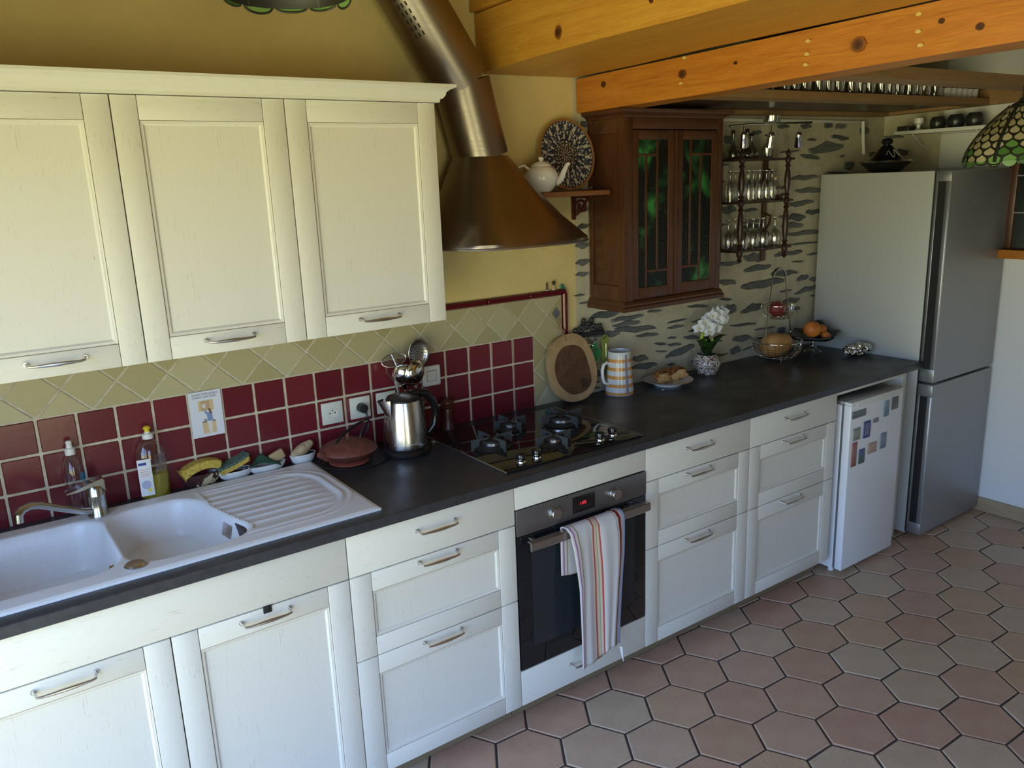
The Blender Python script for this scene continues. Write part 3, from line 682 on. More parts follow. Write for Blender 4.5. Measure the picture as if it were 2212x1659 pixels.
# tap
tp = thing('mixer_tap', (-1.152, -.112, WT+.0105), 'old chrome mixer tap with a low swivel spout at the sink', 'tap')
TB = Vector((-1.152, -.112, WT+.0105))
b = B(); b.lathe([(0, 0), (.030, 0), (.030, .006), (.0275, .010), (.027, .062), (.028, .066), (.027, .069), (.0265, .088), (.022, .096), (0, .097)], TB, 28); b.obj('body', 'old_chrome', tp)
b = B(); b.tube([TB+Vector(p) for p in ((-.015, -.012, .022), (-.045, -.03, .034), (-.10, -.055, .066), (-.15, -.078, .096), (-.175, -.09, .104), (-.195, -.099, .100), (-.205, -.103, .088))], [.011, .0105, .0105, .0105, .0105, .011, .012], 14)
b.cyl(TB+Vector((-.205, -.103, .092)), TB+Vector((-.207, -.104, .068)), .0125, .0125, 16); b.obj('spout', 'old_chrome', tp)
b = B()
b.prism([(TB.x-.078, TB.z+.092), (TB.x-.05, TB.z+.097), (TB.x-.015, TB.z+.108), (TB.x+.022, TB.z+.118), (TB.x+.027, TB.z+.112), (TB.x+.027, TB.z+.075), (TB.x+.012, TB.z+.098), (TB.x-.012, TB.z+.098), (TB.x-.045, TB.z+.089), (TB.x-.076, TB.z+.088)], 'y', TB.y-.021, TB.y+.021); bmesh.ops.bevel(b.bm, geom=list(b.bm.edges), offset=.0012, segments=1, affect='EDGES'); b.obj('lever', 'old_chrome', tp, smooth=40)
# ---------------------------------------------------------------- wall cabinets
CY = -.37
def wall_cab(x0, x1, label, hx):
    t = thing('wall_cabinet', ((x0+x1)/2, CY+.02, 1.437), label, 'cabinet', 'cream wall cabinets')
    b = B(); b.box(x0+.0008, x1-.0008, CY+.021, -.006, 1.4375, 2.136, .001); b.obj('body', 'paint_v', t)
    framed(t, 'door', x0, x1, 1.437, 2.134, CY, 1.476, hx, st=.063); return t
wall_cab(-.545, -.052, 'cream wall cabinet next to the extractor hood, rightmost of three', -.30)
wall_cab(-1.0, -.545, 'cream wall cabinet in the middle of the row of three', -.773)
wall_cab(-1.5, -1.0, 'cream wall cabinet above the sink, leftmost of three', -1.217)
def cornice():
    b = B(); prof = [(.0, .0), (.012, .0), (.012, .008), (.020, .012), (.026, .020), (.028, .029), (.036, .036), (.048, .041), (.052, .043), (.052, .051), (0, .051)]
    z0 = 2.134
    # front run mitred with the right return
    def ring(off, kind): return None
    n = len(prof); vs = []
    for st in range(3):
        for d, h in prof:
            if st == 0: vs.append((-1.5, CY-d, z0+h))
            elif st == 1: vs.append((-.052+d, CY-d, z0+h))
            else: vs.append((-.052+d, -.006, z0+h))
    fs = [[s_*n+i, s_*n+(i+1) % n, (s_+1)*n+(i+1) % n, (s_+1)*n+i] for s_ in range(2) for i in range(n)]+[list(range(n)), list(range(2*n, 3*n))]
    b.pydata(vs, fs); b.box(-1.5, -.052, CY, -.006, z0+.0025, z0+.02)
    return tag(b.obj('cornice', 'paint_h', origin=(-.78, -.2, z0), smooth=30), 'cream moulded cornice running along the tops of the wall cabinets', 'cornice')
cornice()
# ---------------------------------------------------------------- hob
hb = thing('gas_hob', (.3075, -.35, WT), 'black glass gas hob with four burners set in the worktop', 'hob')
HZ = WT+.0058
b = B(); b.box(0, .615, -.615, -.085, WT+.0004, HZ, .0015); b.obj('glass_plate', 'hob_glass', hb)
b = B(); b.box(-.006, .001, -.616, -.084, WT+.0002, HZ+.0012, .001); b.obj('edge_strip', 'satin_steel', hb)
b = B(); b.box(.614, .621, -.616, -.084, WT+.0002, HZ+.0012, .001); b.obj('edge_strip', 'satin_steel', hb)
def burner(x, y, r, arm, double=False):
    b = B(); b.lathe([(0, 0), (arm*.80, 0), (arm*.82, .003), (arm*.76, .005), (r*1.2, .006), (r*1.1, .010), (0, .010)], (x, y, HZ), 32); bp = b.obj('burner_base', 'cast_iron', hb)
    b = B(); b.lathe([(r*.7, .010), (r, .011), (r, .020), (r*.96, .021), (r*.7, .021)], (x, y, HZ), 32); b.obj('burner_ring', 'burner_ring', bp)
    b = B()
    if double: b.lathe([(r*.45, .0205), (r*.45, .026), (r*.55, .029), (r*.9, .029), (r*.95, .026), (r*.95, .0205)], (x, y, HZ), 32); b.lathe([(0, .018), (r*.30, .018), (r*.30, .027), (r*.24, .030), (0, .030)], (x, y, HZ), 24)
    else: b.lathe([(0, .0205), (r*.92, .0205), (r*.92, .025), (r*.84, .028), (0, .029)], (x, y, HZ), 32)
    b.obj('burner_cap', 'cast_iron', bp)
    for k in range(4):
        b = B(); a = k*PI/2; b.prism([(r*.45, .033), (r*.45, .038), (arm*.62, .041), (arm, .041), (arm, .0), (arm*.90, .0), (arm*.88, .010), (arm*.66, .012), (arm*.60, .033)], 'y', -.0028, .0028)
        b.xf(Matrix.Translation((x, y, HZ)) @ Matrix.Rotation(a, 4, 'Z')); b.obj('pan_support', 'support_iron', hb, smooth=0)
burner(.118, -.352, .036, .088); burner(.295, -.215, .028, .075); burner(.497, -.285, .052, .100, True); burner(.305, -.480, .024, .078)
for x, y in ((.094, -.566), (.163, -.564), (.456, -.561), (.530, -.548)):
    b = B(); b.lathe([(0, 0), (.0165, 0), (.017, .003), (.015, .008), (.0175, .012), (.0175, .016), (0, .016)], (x, y, HZ), 24); kn = b.obj('knob_collar', 'chrome', hb)
    b = B(); b.lathe([(.0178, .016), (.0178, .028), (.0165, .031), (0, .0312)], (x, y, HZ), 24); b.obj('knob', 'black_gloss', kn)
# ---------------------------------------------------------------- kettle, cord
m = mat('kettle_steel', (.60, .57, .54), .22, 1.); v = m.coord((90, 90, 3)); m.rough(m.ramp(m.noise(v, 3, 3), [(.3, (.16,)*3), (.7, (.28,)*3)]))
K = Vector((-.146, -.185, WT))
kt = thing('electric_kettle', K, 'brushed steel electric kettle with black handle and lid', 'kettle')
b = B(); b.lathe([(0, 0), (.078, 0), (.082, .004), (.083, .012), (.078, .02), (.070, .026), (0, .026)], K, 36); b.obj('power_base', 'black_plastic', kt)
b = B(); b.lathe([(.068, .026), (.079, .030), (.080, .036), (.079, .05), (.076, .09), (.070, .14), (.063, .188), (.060, .20), (.056, .203)], K, 48)
b.obj('body', 'kettle_steel', kt)
b = B(); zz = K.z+.165; sp_ = [(-.058, -.018, .158), (-.058, .018, .158), (-.098, .012, .206), (-.098, -.012, .206), (-.055, -.022, .206), (-.055, .022, .206), (-.088, 0, .185)]
pts = []
for t in range(9):
    a = -1.1+2.2*t/8; r0, r1 = .061+.0, .060
    lo = Vector((-.067*math.cos(a*.30), .067*math.sin(a*.42), .150)); hi = Vector((-.060-.040*math.cos(a*1.2)**2, .030*math.sin(a), .209 if abs(a) > .9 else .206+.004*math.cos(a)))
    pts.append((lo, hi))
vs = [K+p[0] for p in pts]+[K+(p[0]*.4+p[1]*.6) for p in pts]+[K+p[1] for p in pts]
b.pydata(vs, [[r*9+i, r*9+i+1, (r+1)*9+i+1, (r+1)*9+i] for r in range(2) for i in range(8)]); b.obj('spout', 'kettle_steel', kt, smooth=60)
b = B(); b.lathe([(.0605, .199), (.061, .205), (.056, .212), (.03, .218), (0, .2195)], K, 36); b.obj('lid', 'black_plastic', kt)
b = B(); b.tube([K+Vector(p) for p in ((.030, 0, .213), (.062, 0, .216), (.098, 0, .205), (.124, 0, .172), (.132, 0, .125), (.122, 0, .082), (.098, 0, .058), (.090, 0, .055))], [.013, .0155, .016, .0145, .0135, .0125, .0105, .006], 14); b.obj('handle', 'black_gloss', kt)
b = B(); b.box(K.x+.055, K.x+.079, K.y-.012, K.y+.012, K.z+.03, K.z+.2, .006); b.obj('handle_mount', 'black_plastic', kt)
mat('logo_grey', (.55, .52, .48), .4, .6)
b = B()
for k, ch in enumerate('Touch'):
    a = -1.95+.085*k; r = .0792
    b.add(text_bm(ch, .012, (K.x+r*math.cos(a), K.y+r*math.sin(a), K.z+.048), (-math.sin(a), math.cos(a), 0), (0, 0, 1), .0003))
b.obj('logo', 'logo_grey', kt, smooth=0)
# sockets and switch on the red tiles
def socket(x, z, label):
    t = thing('wall_socket', (x, -.006, z), label, 'socket', 'sockets on the red tiles')
    b = B(); b.box(x-.040, x+.040, -.0125, -.0055, z-.040, z+.040, .0015)
    b.obj('plate', 'socket_white', t)
    b = B(); b.lathe([(.0205, .0075), (.0205, .0068), (.0185, .0064), (.0185, -.004), (0, -.004)], (x, -.006, z), 28, Euler((PI/2, 0, 0)).to_matrix()); b.xf(Matrix.Translation((0, -.0003, 0)))
    b.lathe([(.0182, .0070), (0, .0070)], (x, -.0058, z), 28, Euler((PI/2, 0, 0)).to_matrix()); b.obj('well', 'white_plastic', t)
    b = B()
    for dx, dz, r in ((-.0095, 0, .0027), (.0095, 0, .0027), (0, .009, .0024)): b.cyl((x+dx, -.0135, z+dz), (x+dx, -.0128, z+dz), r, r, 10)
    b.m(1).lathe([(.0162, .0068), (.0186, .0076), (.0204, .0066)], (x, -.0062, z), 28, Euler((PI/2, 0, 0)).to_matrix())
    b.obj('pin_holes', ['hole_black', 'socket_white'], t); return t
SZ = 1.0925
socket(-.344, SZ, 'white wall socket left empty, nearest the sink'); socket(-.234, SZ, 'white wall socket with the black kettle plug in it'); socket(-.126, SZ, 'white wall socket half hidden behind the kettle')
t = thing('light_switch', (.073, -.006, 1.162), 'white light switch on the red tiles behind the utensils', 'switch')
b = B(); b.box(.033, .113, -.016, -.0055, 1.122, 1.202, .007, 3); b.obj('plate', 'white_plastic', t)
b = B(); b.box(.053, .093, -.0185, -.015, 1.142, 1.182, .0015); b.obj('rocker', 'socket_white', t)
b = B()
for q in ((.0515, .0945, 1.1405, 1.1415), (.0515, .0945, 1.1825, 1.1835), (.0515, .0525, 1.1405, 1.1835), (.0935, .0945, 1.1405, 1.1835)): b.box(q[0], q[1], -.0164, -.0158, q[2], q[3])
b.obj('rocker_gap', 'dark_gap', t, smooth=0)
pc = thing('kettle_cord', (-.234, -.02, SZ), 'black kettle cord running from its plug behind the red teapot', 'cord')
b = B(); b.cyl((-.232, -.013, SZ), (-.232, -.040, SZ), .018, .0165, 20); b.cyl((-.232, -.030, SZ), (-.222, -.036, SZ-.02), .008, .005, 10); b.obj('plug', 'black_plastic', pc)
b = B(); b.tube([(-.222, -.036, SZ-.018), (-.219, -.040, SZ-.045), (-.224, -.045, SZ-.072), (-.245, -.05, SZ-.10), (-.29, -.055, SZ-.12), (-.36, -.065, SZ-.135), (-.43, -.09, SZ-.142), (-.462, -.13, WT+.012), (-.452, -.175, WT+.008), (-.40, -.225, WT+.006), (-.34, -.245, WT+.005), (-.29, -.245, WT+.005), (-.25, -.225, WT+.005), (-.232, -.205, WT+.007)], .0036, 8); b.obj('cable', 'black_plastic', pc)
# ---------------------------------------------------------------- cast iron teapot on a trivet
m = mat('red_iron', (.2, .05, .03), .62); v = m.coord((1,1,1)); m.base(m.ramp(m.noise(v, 40, 4), [(.3, (.115, .028, .018)), (.7, (.20, .062, .042))])); m.bump(m.noise(m.coord((6, 6, 60)), 9, 3), .5, .002)
mat('red_trivet', (.30, .07, .045), .5)
T = Vector((-.352, -.147, WT))
b = B(); b.lathe([(0, .003), (.066, .003), (.070, .006), (.0705, .010), (.066, .0125), (0, .012)], T, 36)
for k in range(5): a = k*2*PI/5; b.cyl(T+Vector((.055*math.cos(a), .055*math.sin(a), 0)), T+Vector((.055*math.cos(a), .055*math.sin(a), .005)), .006, .006, 8)
tag(b.obj('trivet', 'red_trivet', origin=T), 'round brick-red trivet under the cast iron teapot', 'trivet')
tpot = thing('iron_teapot', T+Vector((0, 0, .013)), 'squat rust-red cast iron teapot with a black hoop handle', 'teapot')
O = T+Vector((0, 0, .013))
b = B(); b.lathe([(0, 0), (.045, 0), (.055, .006), (.088, .025), (.102, .037), (.100, .043), (.080, .056), (.055, .066), (.046, .069), (.046, .067), (0, .067)], O, 56)
for k in range(56):
    pass
b.obj('body', 'red_iron', tpot, smooth=50)
b = B(); b.lathe([(0, .074), (.028, .0735), (.044, .070), (.046, .0695), (.046, .067)], O, 32); b.lathe([(0, .095), (.006, .093), (.008, .088), (.0045, .082), (.005, .074)], O, 16); b.obj('lid', 'red_iron', tpot)
b = B(); b.tube([O+Vector(p) for p in ((-.085, -.015, .030), (-.105, -.020, .040), (-.120, -.024, .047))], [.017, .012, .009], 12); b.obj('spout', 'red_iron', tpot)
b = B(); b.tube([O+Vector(p) for p in ((-.050, -.012, .062), (-.045, -.011, .075), (-.018, -.004, .095), (.03, .008, .112), (.075, .02, .122), (.098, .025, .124), (.099, .025, .117), (.085, .022, .105), (.062, .015, .082), (.055, .013, .066))], [.0045, .005, .005, .005, .005, .0045, .0045, .005, .005, .0045], 10); b.obj('handle', 'black_gloss', tpot)
# ---------------------------------------------------------------- bottles at the sink
clear_glass('bottle_plastic', (.93, .93, .95), .05, .08); clear_glass('soap_liquid', (.80, .78, .08), .06, .05)
mat('label_blue', (.03, .20, .36), .5); mat('label_white', (.72, .74, .76), .5); mat('yellow_cap', (.72, .55, .02), .4); mat('label_yellow', (.75, .65, .15), .5); mat('label_lilac', (.42, .45, .62), .5); mat('ink_blue', (.02, .05, .25), .5); mat('ink_orange', (.65, .42, .3), .5)
c = Vector((-1.196, -.036, WT)); c = Vector((-1.192, -.034, WT+.0002))
t = thing('clear_bottle', c, 'clear plastic bottle with white cap standing behind the tap', 'bottle')
b = B(); b.lathe([(0, 0), (.026, 0), (.029, .004), (.029, .10), (.0295, .135), (.027, .158), (.019, .178), (.010, .190), (.010, .194)], c, 28); b.obj('bottle', 'bottle_plastic', t)
b = B(); b.lathe([(.0145, .192), (.0145, .212), (.009, .213), (.008, .226), (.0095, .228), (.007, .235), (0, .236)], c, 20); b.obj('cap', 'white_plastic', t)
b = B(); b.lathe([(.0298, .112), (.0298, .135)], c, 14, Matrix.Rotation(-1.1, 3, 'Z'), ang=1.2); b.obj('label_band', 'label_blue', t)
c = Vector((-.972, -.034, WT+.0002))
t = thing('dish_soap_bottle', c, 'clear dish soap bottle with yellow liquid and a yellow nozzle', 'bottle')
def flatlathe(prof, sq=.62, seg=32): return B().lathe(prof, c, seg, None, squash=sq)
flatlathe([(0, 0), (.040, 0), (.045, .005), (.046, .03), (.045, .09), (.045, .13), (.042, .155), (.032, .176), (.018, .190), (.0125, .194), (.0125, .198)]).obj('bottle', 'bottle_plastic', t)
m = mat('soap_core', (.55, .47, .02), .12); m.p.inputs['Transmission Weight'].default_value = .55; m.p.inputs['IOR'].default_value = 1.05
flatlathe([(0, .003), (.041, .004), (.0435, .03), (.043, .080), (0, .080)]).obj('liquid', 'soap_core', t)
B().lathe([(.017, .196), (.017, .212), (.009, .2135), (.0085, .218)], c, 20).obj('cap', 'white_plastic', t)
B().lathe([(.0085, .217), (.008, .224), (.012, .228), (.011, .232), (.006, .236), (0, .237)], c, 12).obj('nozzle', 'yellow_cap', t)
lb = B().box(c.x-.048, c.x-.008, c.y-.0305, c.y-.0295, c.z+.018, c.z+.138, .0004, rot=(0, 0, -.12)).obj('front_label', 'label_white', t)
q = B(); q.box(c.x-.045, c.x-.022, c.y-.0318, c.y-.0308, c.z+.120, c.z+.128, rot=(0, 0, -.12)); q.obj('logo', 'ink_blue', lb)
q = B()
for k in range(4): q.box(c.x-.043, c.x-.013-.004*(k % 2), c.y-.0316, c.y-.0306, c.z+.104-k*.007, c.z+.106-k*.007, rot=(0, 0, -.12))
q.obj('print_lines', 'ink_orange', lb, smooth=0)
q = B(); q.lathe([(0, .0004), (.014, .0004)], (c.x-.029, c.y-.0316, c.z+.055), 20, Euler((PI/2, 0, 0)).to_matrix()); q.obj('plate_picture', 'label_lilac', lb)
q = B(); q.lathe([(0, .0004), (.0065, .0004)], (c.x-.022, c.y-.0324, c.z+.037), 14, Euler((PI/2, 0, 0)).to_matrix()); q.obj('lemon_picture', 'label_yellow', lb)
B().box(c.x+.003, c.x+.036, c.y-.0285, c.y-.0278, c.z+.09, c.z+.148, .0004, rot=(0, 0, .22)).obj('back_label', 'bottle_plastic', t)
# ---------------------------------------------------------------- dishes with sponges along the tiles
m = mat('sponge_yellow', (.55, .40, .06), .9); v = m.coord(); m.base(m.ramp(m.noise(v, 90, 3), [(.3, (.36, .24, .03)), (.5, (.56, .41, .07)), (.7, (.66, .50, .11))])); m.bump(m.noise(v, 120, 3), .8, .003)
m = mat('scourer_green', (.09, .16, .12), .95); v = m.coord(); m.base(m.ramp(m.noise(v, 130, 3), [(.3, (.05, .10, .07)), (.7, (.15, .22, .17))])); m.bump(m.noise(v, 200, 3), .8, .003)
m = mat('cloth_green', (.03, .09, .05), .95); v = m.coord(); m.bump(m.noise(v, 120, 3), .6, .002)
m = mat('patterned_clay', (.06, .02, .02), .4); v = m.coord(); n = m.noise(v, 60, 2, .5, 1.5); x = m.noise(v, 14, 1)
m.base(m.mix(m.ramp(x, [(.50, (0,0,0)), (.52, (1,1,1))]), (.055, .018, .02), m.ramp(n, [(.44, (.04, .015, .015)), (.48, (.55, .45, .28)), (.6, (.6, .5, .33))], 'CONSTANT')))
mat('brown_glaze', (.06, .045, .04), .25); mat('tan_soap', (.50, .36, .19), .5); 
m = mat('ginger_skin', (.5, .38, .22), .7); v = m.coord(); m.base(m.ramp(m.noise(v, 50, 4), [(.3, (.33, .22, .11)), (.7, (.60, .47, .29))])); m.bump(m.noise(v, 60, 4), .6, .004)
def oval_dish(name, c, a, bb_, h, label, mo, mi, rz=0, flare=1.25):
    t = thing(name, c, label, 'dish'); mt = Matrix.Rotation(rz, 3, 'Z') @ Matrix.Diagonal((1, bb_/a, 1))
    b = B(); b.lathe([(0, .0003), (a*.68, .0003), (a*.85, h*.3), (a, h), (a*.96, h+.002), (a*.93, h)], c, 32, mt); b.obj('outside', mo, t)
    b = B(); b.lathe([(a*.93, h), (a*.8, h*.5), (a*.6, h*.38), (0, h*.36)], c, 32, mt); b.obj('inside', mi, t); return t
c = Vector((-.828, -.026, WT+.0002)); oval_dish('patterned_dish', c, .066, .026, .040, 'dark red patterned oval dish holding a curled yellow sponge', 'patterned_clay', 'brown_glaze')
def sponge_arc(c, L, w, th, sag, tilt, rz, matn, name, parent=None, off=0):
    b = B(); n = 14; vs = []
    for i in range(n+1):
        u = i/n-.5; x = u*L; z = -sag*(4*u*u)+tilt*u*L+off
        for (dy, dz) in ((-w/2, 0), (w/2, 0), (w/2, th), (-w/2, th)): vs.append((x-dz*(-8*sag*u/L+tilt)*.6, dy, z+dz))
    fs = [[4*i+k, 4*i+(k+1) % 4, 4*i+4+(k+1) % 4, 4*i+4+k] for i in range(n) for k in range(4)]+[[0, 1, 2, 3], [4*n, 4*n+1, 4*n+2, 4*n+3]]
    b.pydata(vs, fs); b.xf(Matrix.Translation(c) @ Matrix.Rotation(rz, 4, 'Z'))
    bmesh.ops.bevel(b.bm, geom=[e for e in b.bm.edges if e.calc_length() > .008 and len(e.link_faces) == 2 and e.calc_face_angle(0) > .9], offset=.003, segments=2, affect='EDGES')
    return b.obj(name, matn, parent, origin=None if parent else c, smooth=50)
tag(sponge_arc(Vector((-.825, -.028, WT+.058)), .116, .046, .027, .018, .12, .05, 'sponge_yellow', 'sponge'), 'yellow sponge curled over the patterned dish', 'sponge')
c = Vector((-.715, -.030, WT+.0002)); oval_dish('white_oval_dish', c, .060, .029, .026, 'white oval dish with a dark inside under the green scourer', 'porcelain', 'brown_glaze')
t = thing('scouring_sponge', Vector((-.718, -.030, WT+.026)), 'flat scouring sponge, green over yellow, tilted on the white oval dish', 'sponge')
q = Vector((-.718, -.030, WT+.038))
sponge_arc(q, .102, .048, .015, -.004, .28, .1, 'sponge_yellow', 'foam', t); sponge_arc(q+Vector((-.003, 0, .0155)), .106, .050, .009, -.004, .28, .1, 'scourer_green', 'scourer_pad', t)
c = Vector((-.608, -.033, WT+.0002)); 
t = thing('white_oblong_dish', c, 'white oblong dish with a folded green cloth on it', 'dish')
b = B(); mt = Matrix.Diagonal((1, .50, 1)); b.lathe([(0, .0003), (.050, .0003), (.060, .010), (.067, .026), (.063, .026), (.055, .013), (0, .008)], c, 32, Matrix.Diagonal((1, .44, 1))); b.obj('outside', 'porcelain', t)
b = B(); vs = []; n = 14
for j in range(n+1):
    for i in range(n+1):
        u, w = i/n, j/n; x = -.066+.105*u; y = -.034+.05*w
        z = .030+.028*math.exp(-((u-.45)/.28)**2)*(.6+.4*w)+.004*math.sin(u*9+w*5)-.030*max(0, .35-w)*max(0, (u-.5)*2)
        vs.append((c.x+x+.01*w, c.y+y, c.z+z))
b.pydata(vs, [[j*(n+1)+i, j*(n+1)+i+1, (j+1)*(n+1)+i+1, (j+1)*(n+1)+i] for j in range(n) for i in range(n)])
o = b.obj('green_cloth', 'cloth_green', origin=c, smooth=60); o.modifiers.new('s', 'SOLIDIFY').thickness = .003; tag(o, 'dark green cloth bunched up on the white oblong dish', 'cloth')
b = B(); b.box(c.x+.010, c.x+.066, c.y-.006, c.y+.014, c.z+.024, c.z+.060, .007, 3, rot=(0, -.35, .05)); tag(b.obj('soap_bar', 'tan_soap'), 'tan soap bar leaning on the green cloth', 'soap')
c = Vector((-.478, -.033, WT+.0002)); oval_dish('small_white_dish', c, .048, .029, .032, 'small white oval dish holding a lump of ginger', 'porcelain', 'brown_glaze')
b = B(); b.tube([c+Vector(p) for p in ((-.030, -.006, .036), (-.012, -.002, .042), (.010, .002, .052), (.030, .004, .062))], [.015, .021, .0205, .014], 14); b.sphere(c+Vector((.002, -.006, .060)), .012, (1, 1, .7)); b.sphere(c+Vector((-.031, -.006, .036)), .0145, seg=12, rings=8); b.sphere(c+Vector((.031, .004, .0625)), .0135, seg=12, rings=8)
tag(b.obj('ginger_root', 'ginger_skin', origin=c+Vector((0, 0, .015))), 'tan ginger root lying in the small white dish', 'ginger')
# ---------------------------------------------------------------- glass jar of utensils, pepper mill, button
J = Vector((-.058, -.082, WT+.0002))
t = thing('utensil_jar', J, 'glass jar with clamp rim behind the kettle, full of utensils', 'jar')
b = B(); b.lathe([(0, 0), (.046, 0), (.051, .004), (.052, .14), (.048, .158), (.047, .166), (.052, .170), (.052, .182), (.049, .184)], J, 28); b.lathe([(.0485, .184), (.046, .17), (.0475, .14), (.047, .008), (0, .006)], J, 28); b.obj('glass', 'glass_green', t)
mat('rubber_orange', (.45, .17, .06), .6)
b = B(); b.lathe([(.047, .184), (.055, .184), (.055, .188), (.047, .188)], J, 28); b.obj('rubber_ring', 'rubber_orange', t)
b = B(); b.lathe([(.0535, .150), (.0555, .152), (.0535, .154)], J, 28); b.tube([J+Vector((.053, -.01, .15)), J+Vector((.062, -.012, .17)), J+Vector((.058, -.01, .195))], .002, 6); b.obj('wire_clamp', 'old_chrome', t)
def utensil(name, base, tip, label, w=.006):
    t = thing(name, Vector(base), label, 'utensil', None); b = B(); base, tip = Vector(base), Vector(tip)
    b.tube([base, base+(tip-base)*.5, tip], [w*.9, w*.8, w*.6], 10, flat=.4); b.obj('handle', 'steel_handle', t); return t
# skimmer
t = utensil('skimmer', (-.040, -.075, WT+.012), (-.020, -.062, 1.225), 'large perforated steel skimmer, tallest utensil in the jar')
b = B(); vs = []; fs = []; RX, RZ, CX, CZ = .044, .055, -.006, 1.272; n = 26
for k in range(n):
    a = 2*PI*k/n
    for rr, dy in ((1., -.010), (.93, -.010), (.86, -.002), (.55, .002)): vs.append((CX+RX*rr*math.cos(a), -.060+dy, CZ+RZ*rr*math.sin(a)))
vs.append((CX, -.057, CZ))
for k in range(n):
    j = (k+1) % n
    for r in range(3): fs.append([4*k+r, 4*j+r, 4*j+r+1, 4*k+r+1])
    fs.append([4*k+3, 4*j+3, 4*n])
b.pydata(vs, fs); bl = b.obj('blade', 'brushed_steel', t, smooth=60); bl.modifiers.new('s', 'SOLIDIFY').thickness = .0012
b = B()
for rr, cnt in ((.78, 22), (.62, 18), (.46, 13), (.30, 8), (.12, 4)):
    for k in range(cnt):
        a = 2*PI*k/cnt+rr*5; x, z = CX+RX*rr*math.cos(a), CZ+RZ*rr*math.sin(a); y = -.060-.0016+(.003*(1-rr) if rr < .9 else 0); b.cyl((x, y-.0016, z), (x, y+.0010, z), .0019, .0019, 6)
hh = b.obj('holes', 'hole_black', bl, smooth=0); hh['kind'] = 'stuff'
# two ladles
def ladle(c, r, base, label, rot, name='ladle'):
    t = utensil(name, base, (c[0]-.004, c[1]-.006, c[2]-r*1.25), label, .006)
    b = B(); pr = [(0, -r*.62)]+[(r*math.sin(k*PI/2/9), -r*.62*math.cos(k*PI/2/9)) for k in range(1, 10)]+[(r*1.04, .001), (r*.97, .001)]+[(r*.95*math.sin(k*PI/2/9), -r*.57*math.cos(k*PI/2/9)) for k in range(9, 0, -1)]+[(0, -r*.57)]
    b.lathe(pr, c, 32, Euler(rot).to_matrix()); b.prism([(c[0]-.014, c[2]-r*.88), (c[0]+.014, c[2]-r*.88), (c[0]+.003, c[2]-r*1.3), (c[0]-.003, c[2]-r*1.3)], 'y', c[1]-.001, c[1]+.0012)
    b.obj('bowl', 'chrome', t, smooth=60); return t
ladle((-.058, -.118, 1.212), .0485, (-.052, -.085, WT+.012), 'shiny round ladle facing out, nearest utensil in the jar', (-1.35, 0, .35))
ladle((-.085, -.092, 1.205), .043, (-.066, -.078, WT+.012), 'second steel ladle half hidden behind the shiny one', (-1.2, 0, -.5), 'ladle')
# masher
t = utensil('potato_masher', (-.062, -.078, WT+.012), (-.112, -.062, 1.185), 'potato masher with a slotted oval head, leaning left in the jar')
b = B(); b.tube([(-.112, -.062, 1.18), (-.140, -.062, 1.215), (-.146, -.066, 1.245)], [.004, .0045, .004], 8, flat=.5); b.obj('neck', 'brushed_steel', t)
b = B(); MC = Vector((-.112, -.070, 1.262)); ux = Vector((.94, -.1, .16)).normalized(); uz = Vector((-.2, .35, .9)).normalized(); n = 24
ring = [MC+ux*.048*math.cos(2*PI*k/n)+uz*.024*math.sin(2*PI*k/n) for k in range(n)]
b.tube(ring, .0022, 6, closed=True); b.obj('rim', 'brushed_steel', t)
for k in range(-4, 5):
    u = k*.0052; hwid = .048*math.sqrt(max(0, 1-(u/.024)**2)); b = B(); b.tube([MC+uz*u-ux*hwid, MC+uz*u+ux*hwid], .0014, 6); b.obj('slat', 'brushed_steel', t)
b = B(); b.tube([MC-uz*.024, MC+uz*.024], .0022, 6); b.obj('rib', 'brushed_steel', t)
# mill
M_ = Vector((.115, -.048, WT+.0002))
mat('mill_wood', (.075, .020, .012), .35)
t = thing('pepper_mill', M_, 'small dark red-brown wooden mill behind the kettle handle', 'mill')
b = B(); b.lathe([(0, 0), (.026, 0), (.027, .008), (.021, .022), (.018, .05), (.020, .075), (.018, .088), (0, .09)], M_, 24); b.obj('body', 'mill_wood', t)
b = B(); b.lathe([(.017, .089), (.025, .094), (.026, .100), (.021, .104), (.027, .110), (.027, .118), (.020, .126), (0, .128)], M_, 24); b.obj('head', 'mill_wood', t)
b = B(); b.lathe([(0, 0), (.012, 0), (.0125, .003), (.010, .0045), (0, .005)], (-.012, -.148, WT+.0002), 20)
for k in range(6): a = k*PI/3; b.sphere((-.012+.007*math.cos(a), -.148+.007*math.sin(a), WT+.0048), .0022, seg=8, rings=6)
tag(b.obj('metal_cap', 'old_chrome'), 'small round metal cap lying between kettle and hob', 'cap')
# ---------------------------------------------------------------- instruction card taped to the tiles
CX0, CX1, CZ0, CZ1 = -.830, -.727, 1.097, 1.2515
cd = thing('instruction_card', (-.778, -.0075, 1.097), 'pale card with a drawing about storing dishes, taped on red tiles', 'card')
mat('card_paper', (.66, .69, .76), .6); mat('card_ink', (.05, .05, .07), .6); mat('card_tan', (.62, .46, .26), .6); mat('card_tan_dark', (.47, .33, .18), .6); mat('card_beige', (.66, .63, .60), .6); mat('card_blue', (.19, .27, .47), .6); mat('card_brown', (.17, .07, .055), .6); mat('card_skin', (.62, .44, .36), .6); mat('card_greybrown', (.25, .2, .2), .6)
b = B(); b.box(CX0, CX1, -.0078, -.0068, CZ0, CZ1); b.obj('paper', 'card_paper', cd, smooth=0)
def P2(u, v): return (CX0+(CX1-CX0)*u, CZ1-(CZ1-CZ0)*v)
def shape(name, pts, mt, k=1): b = B(); b.prism([P2(*p) for p in pts], 'y', -.0078, -.0078-.00025*k); return b.obj(name, mt, cd, smooth=0)
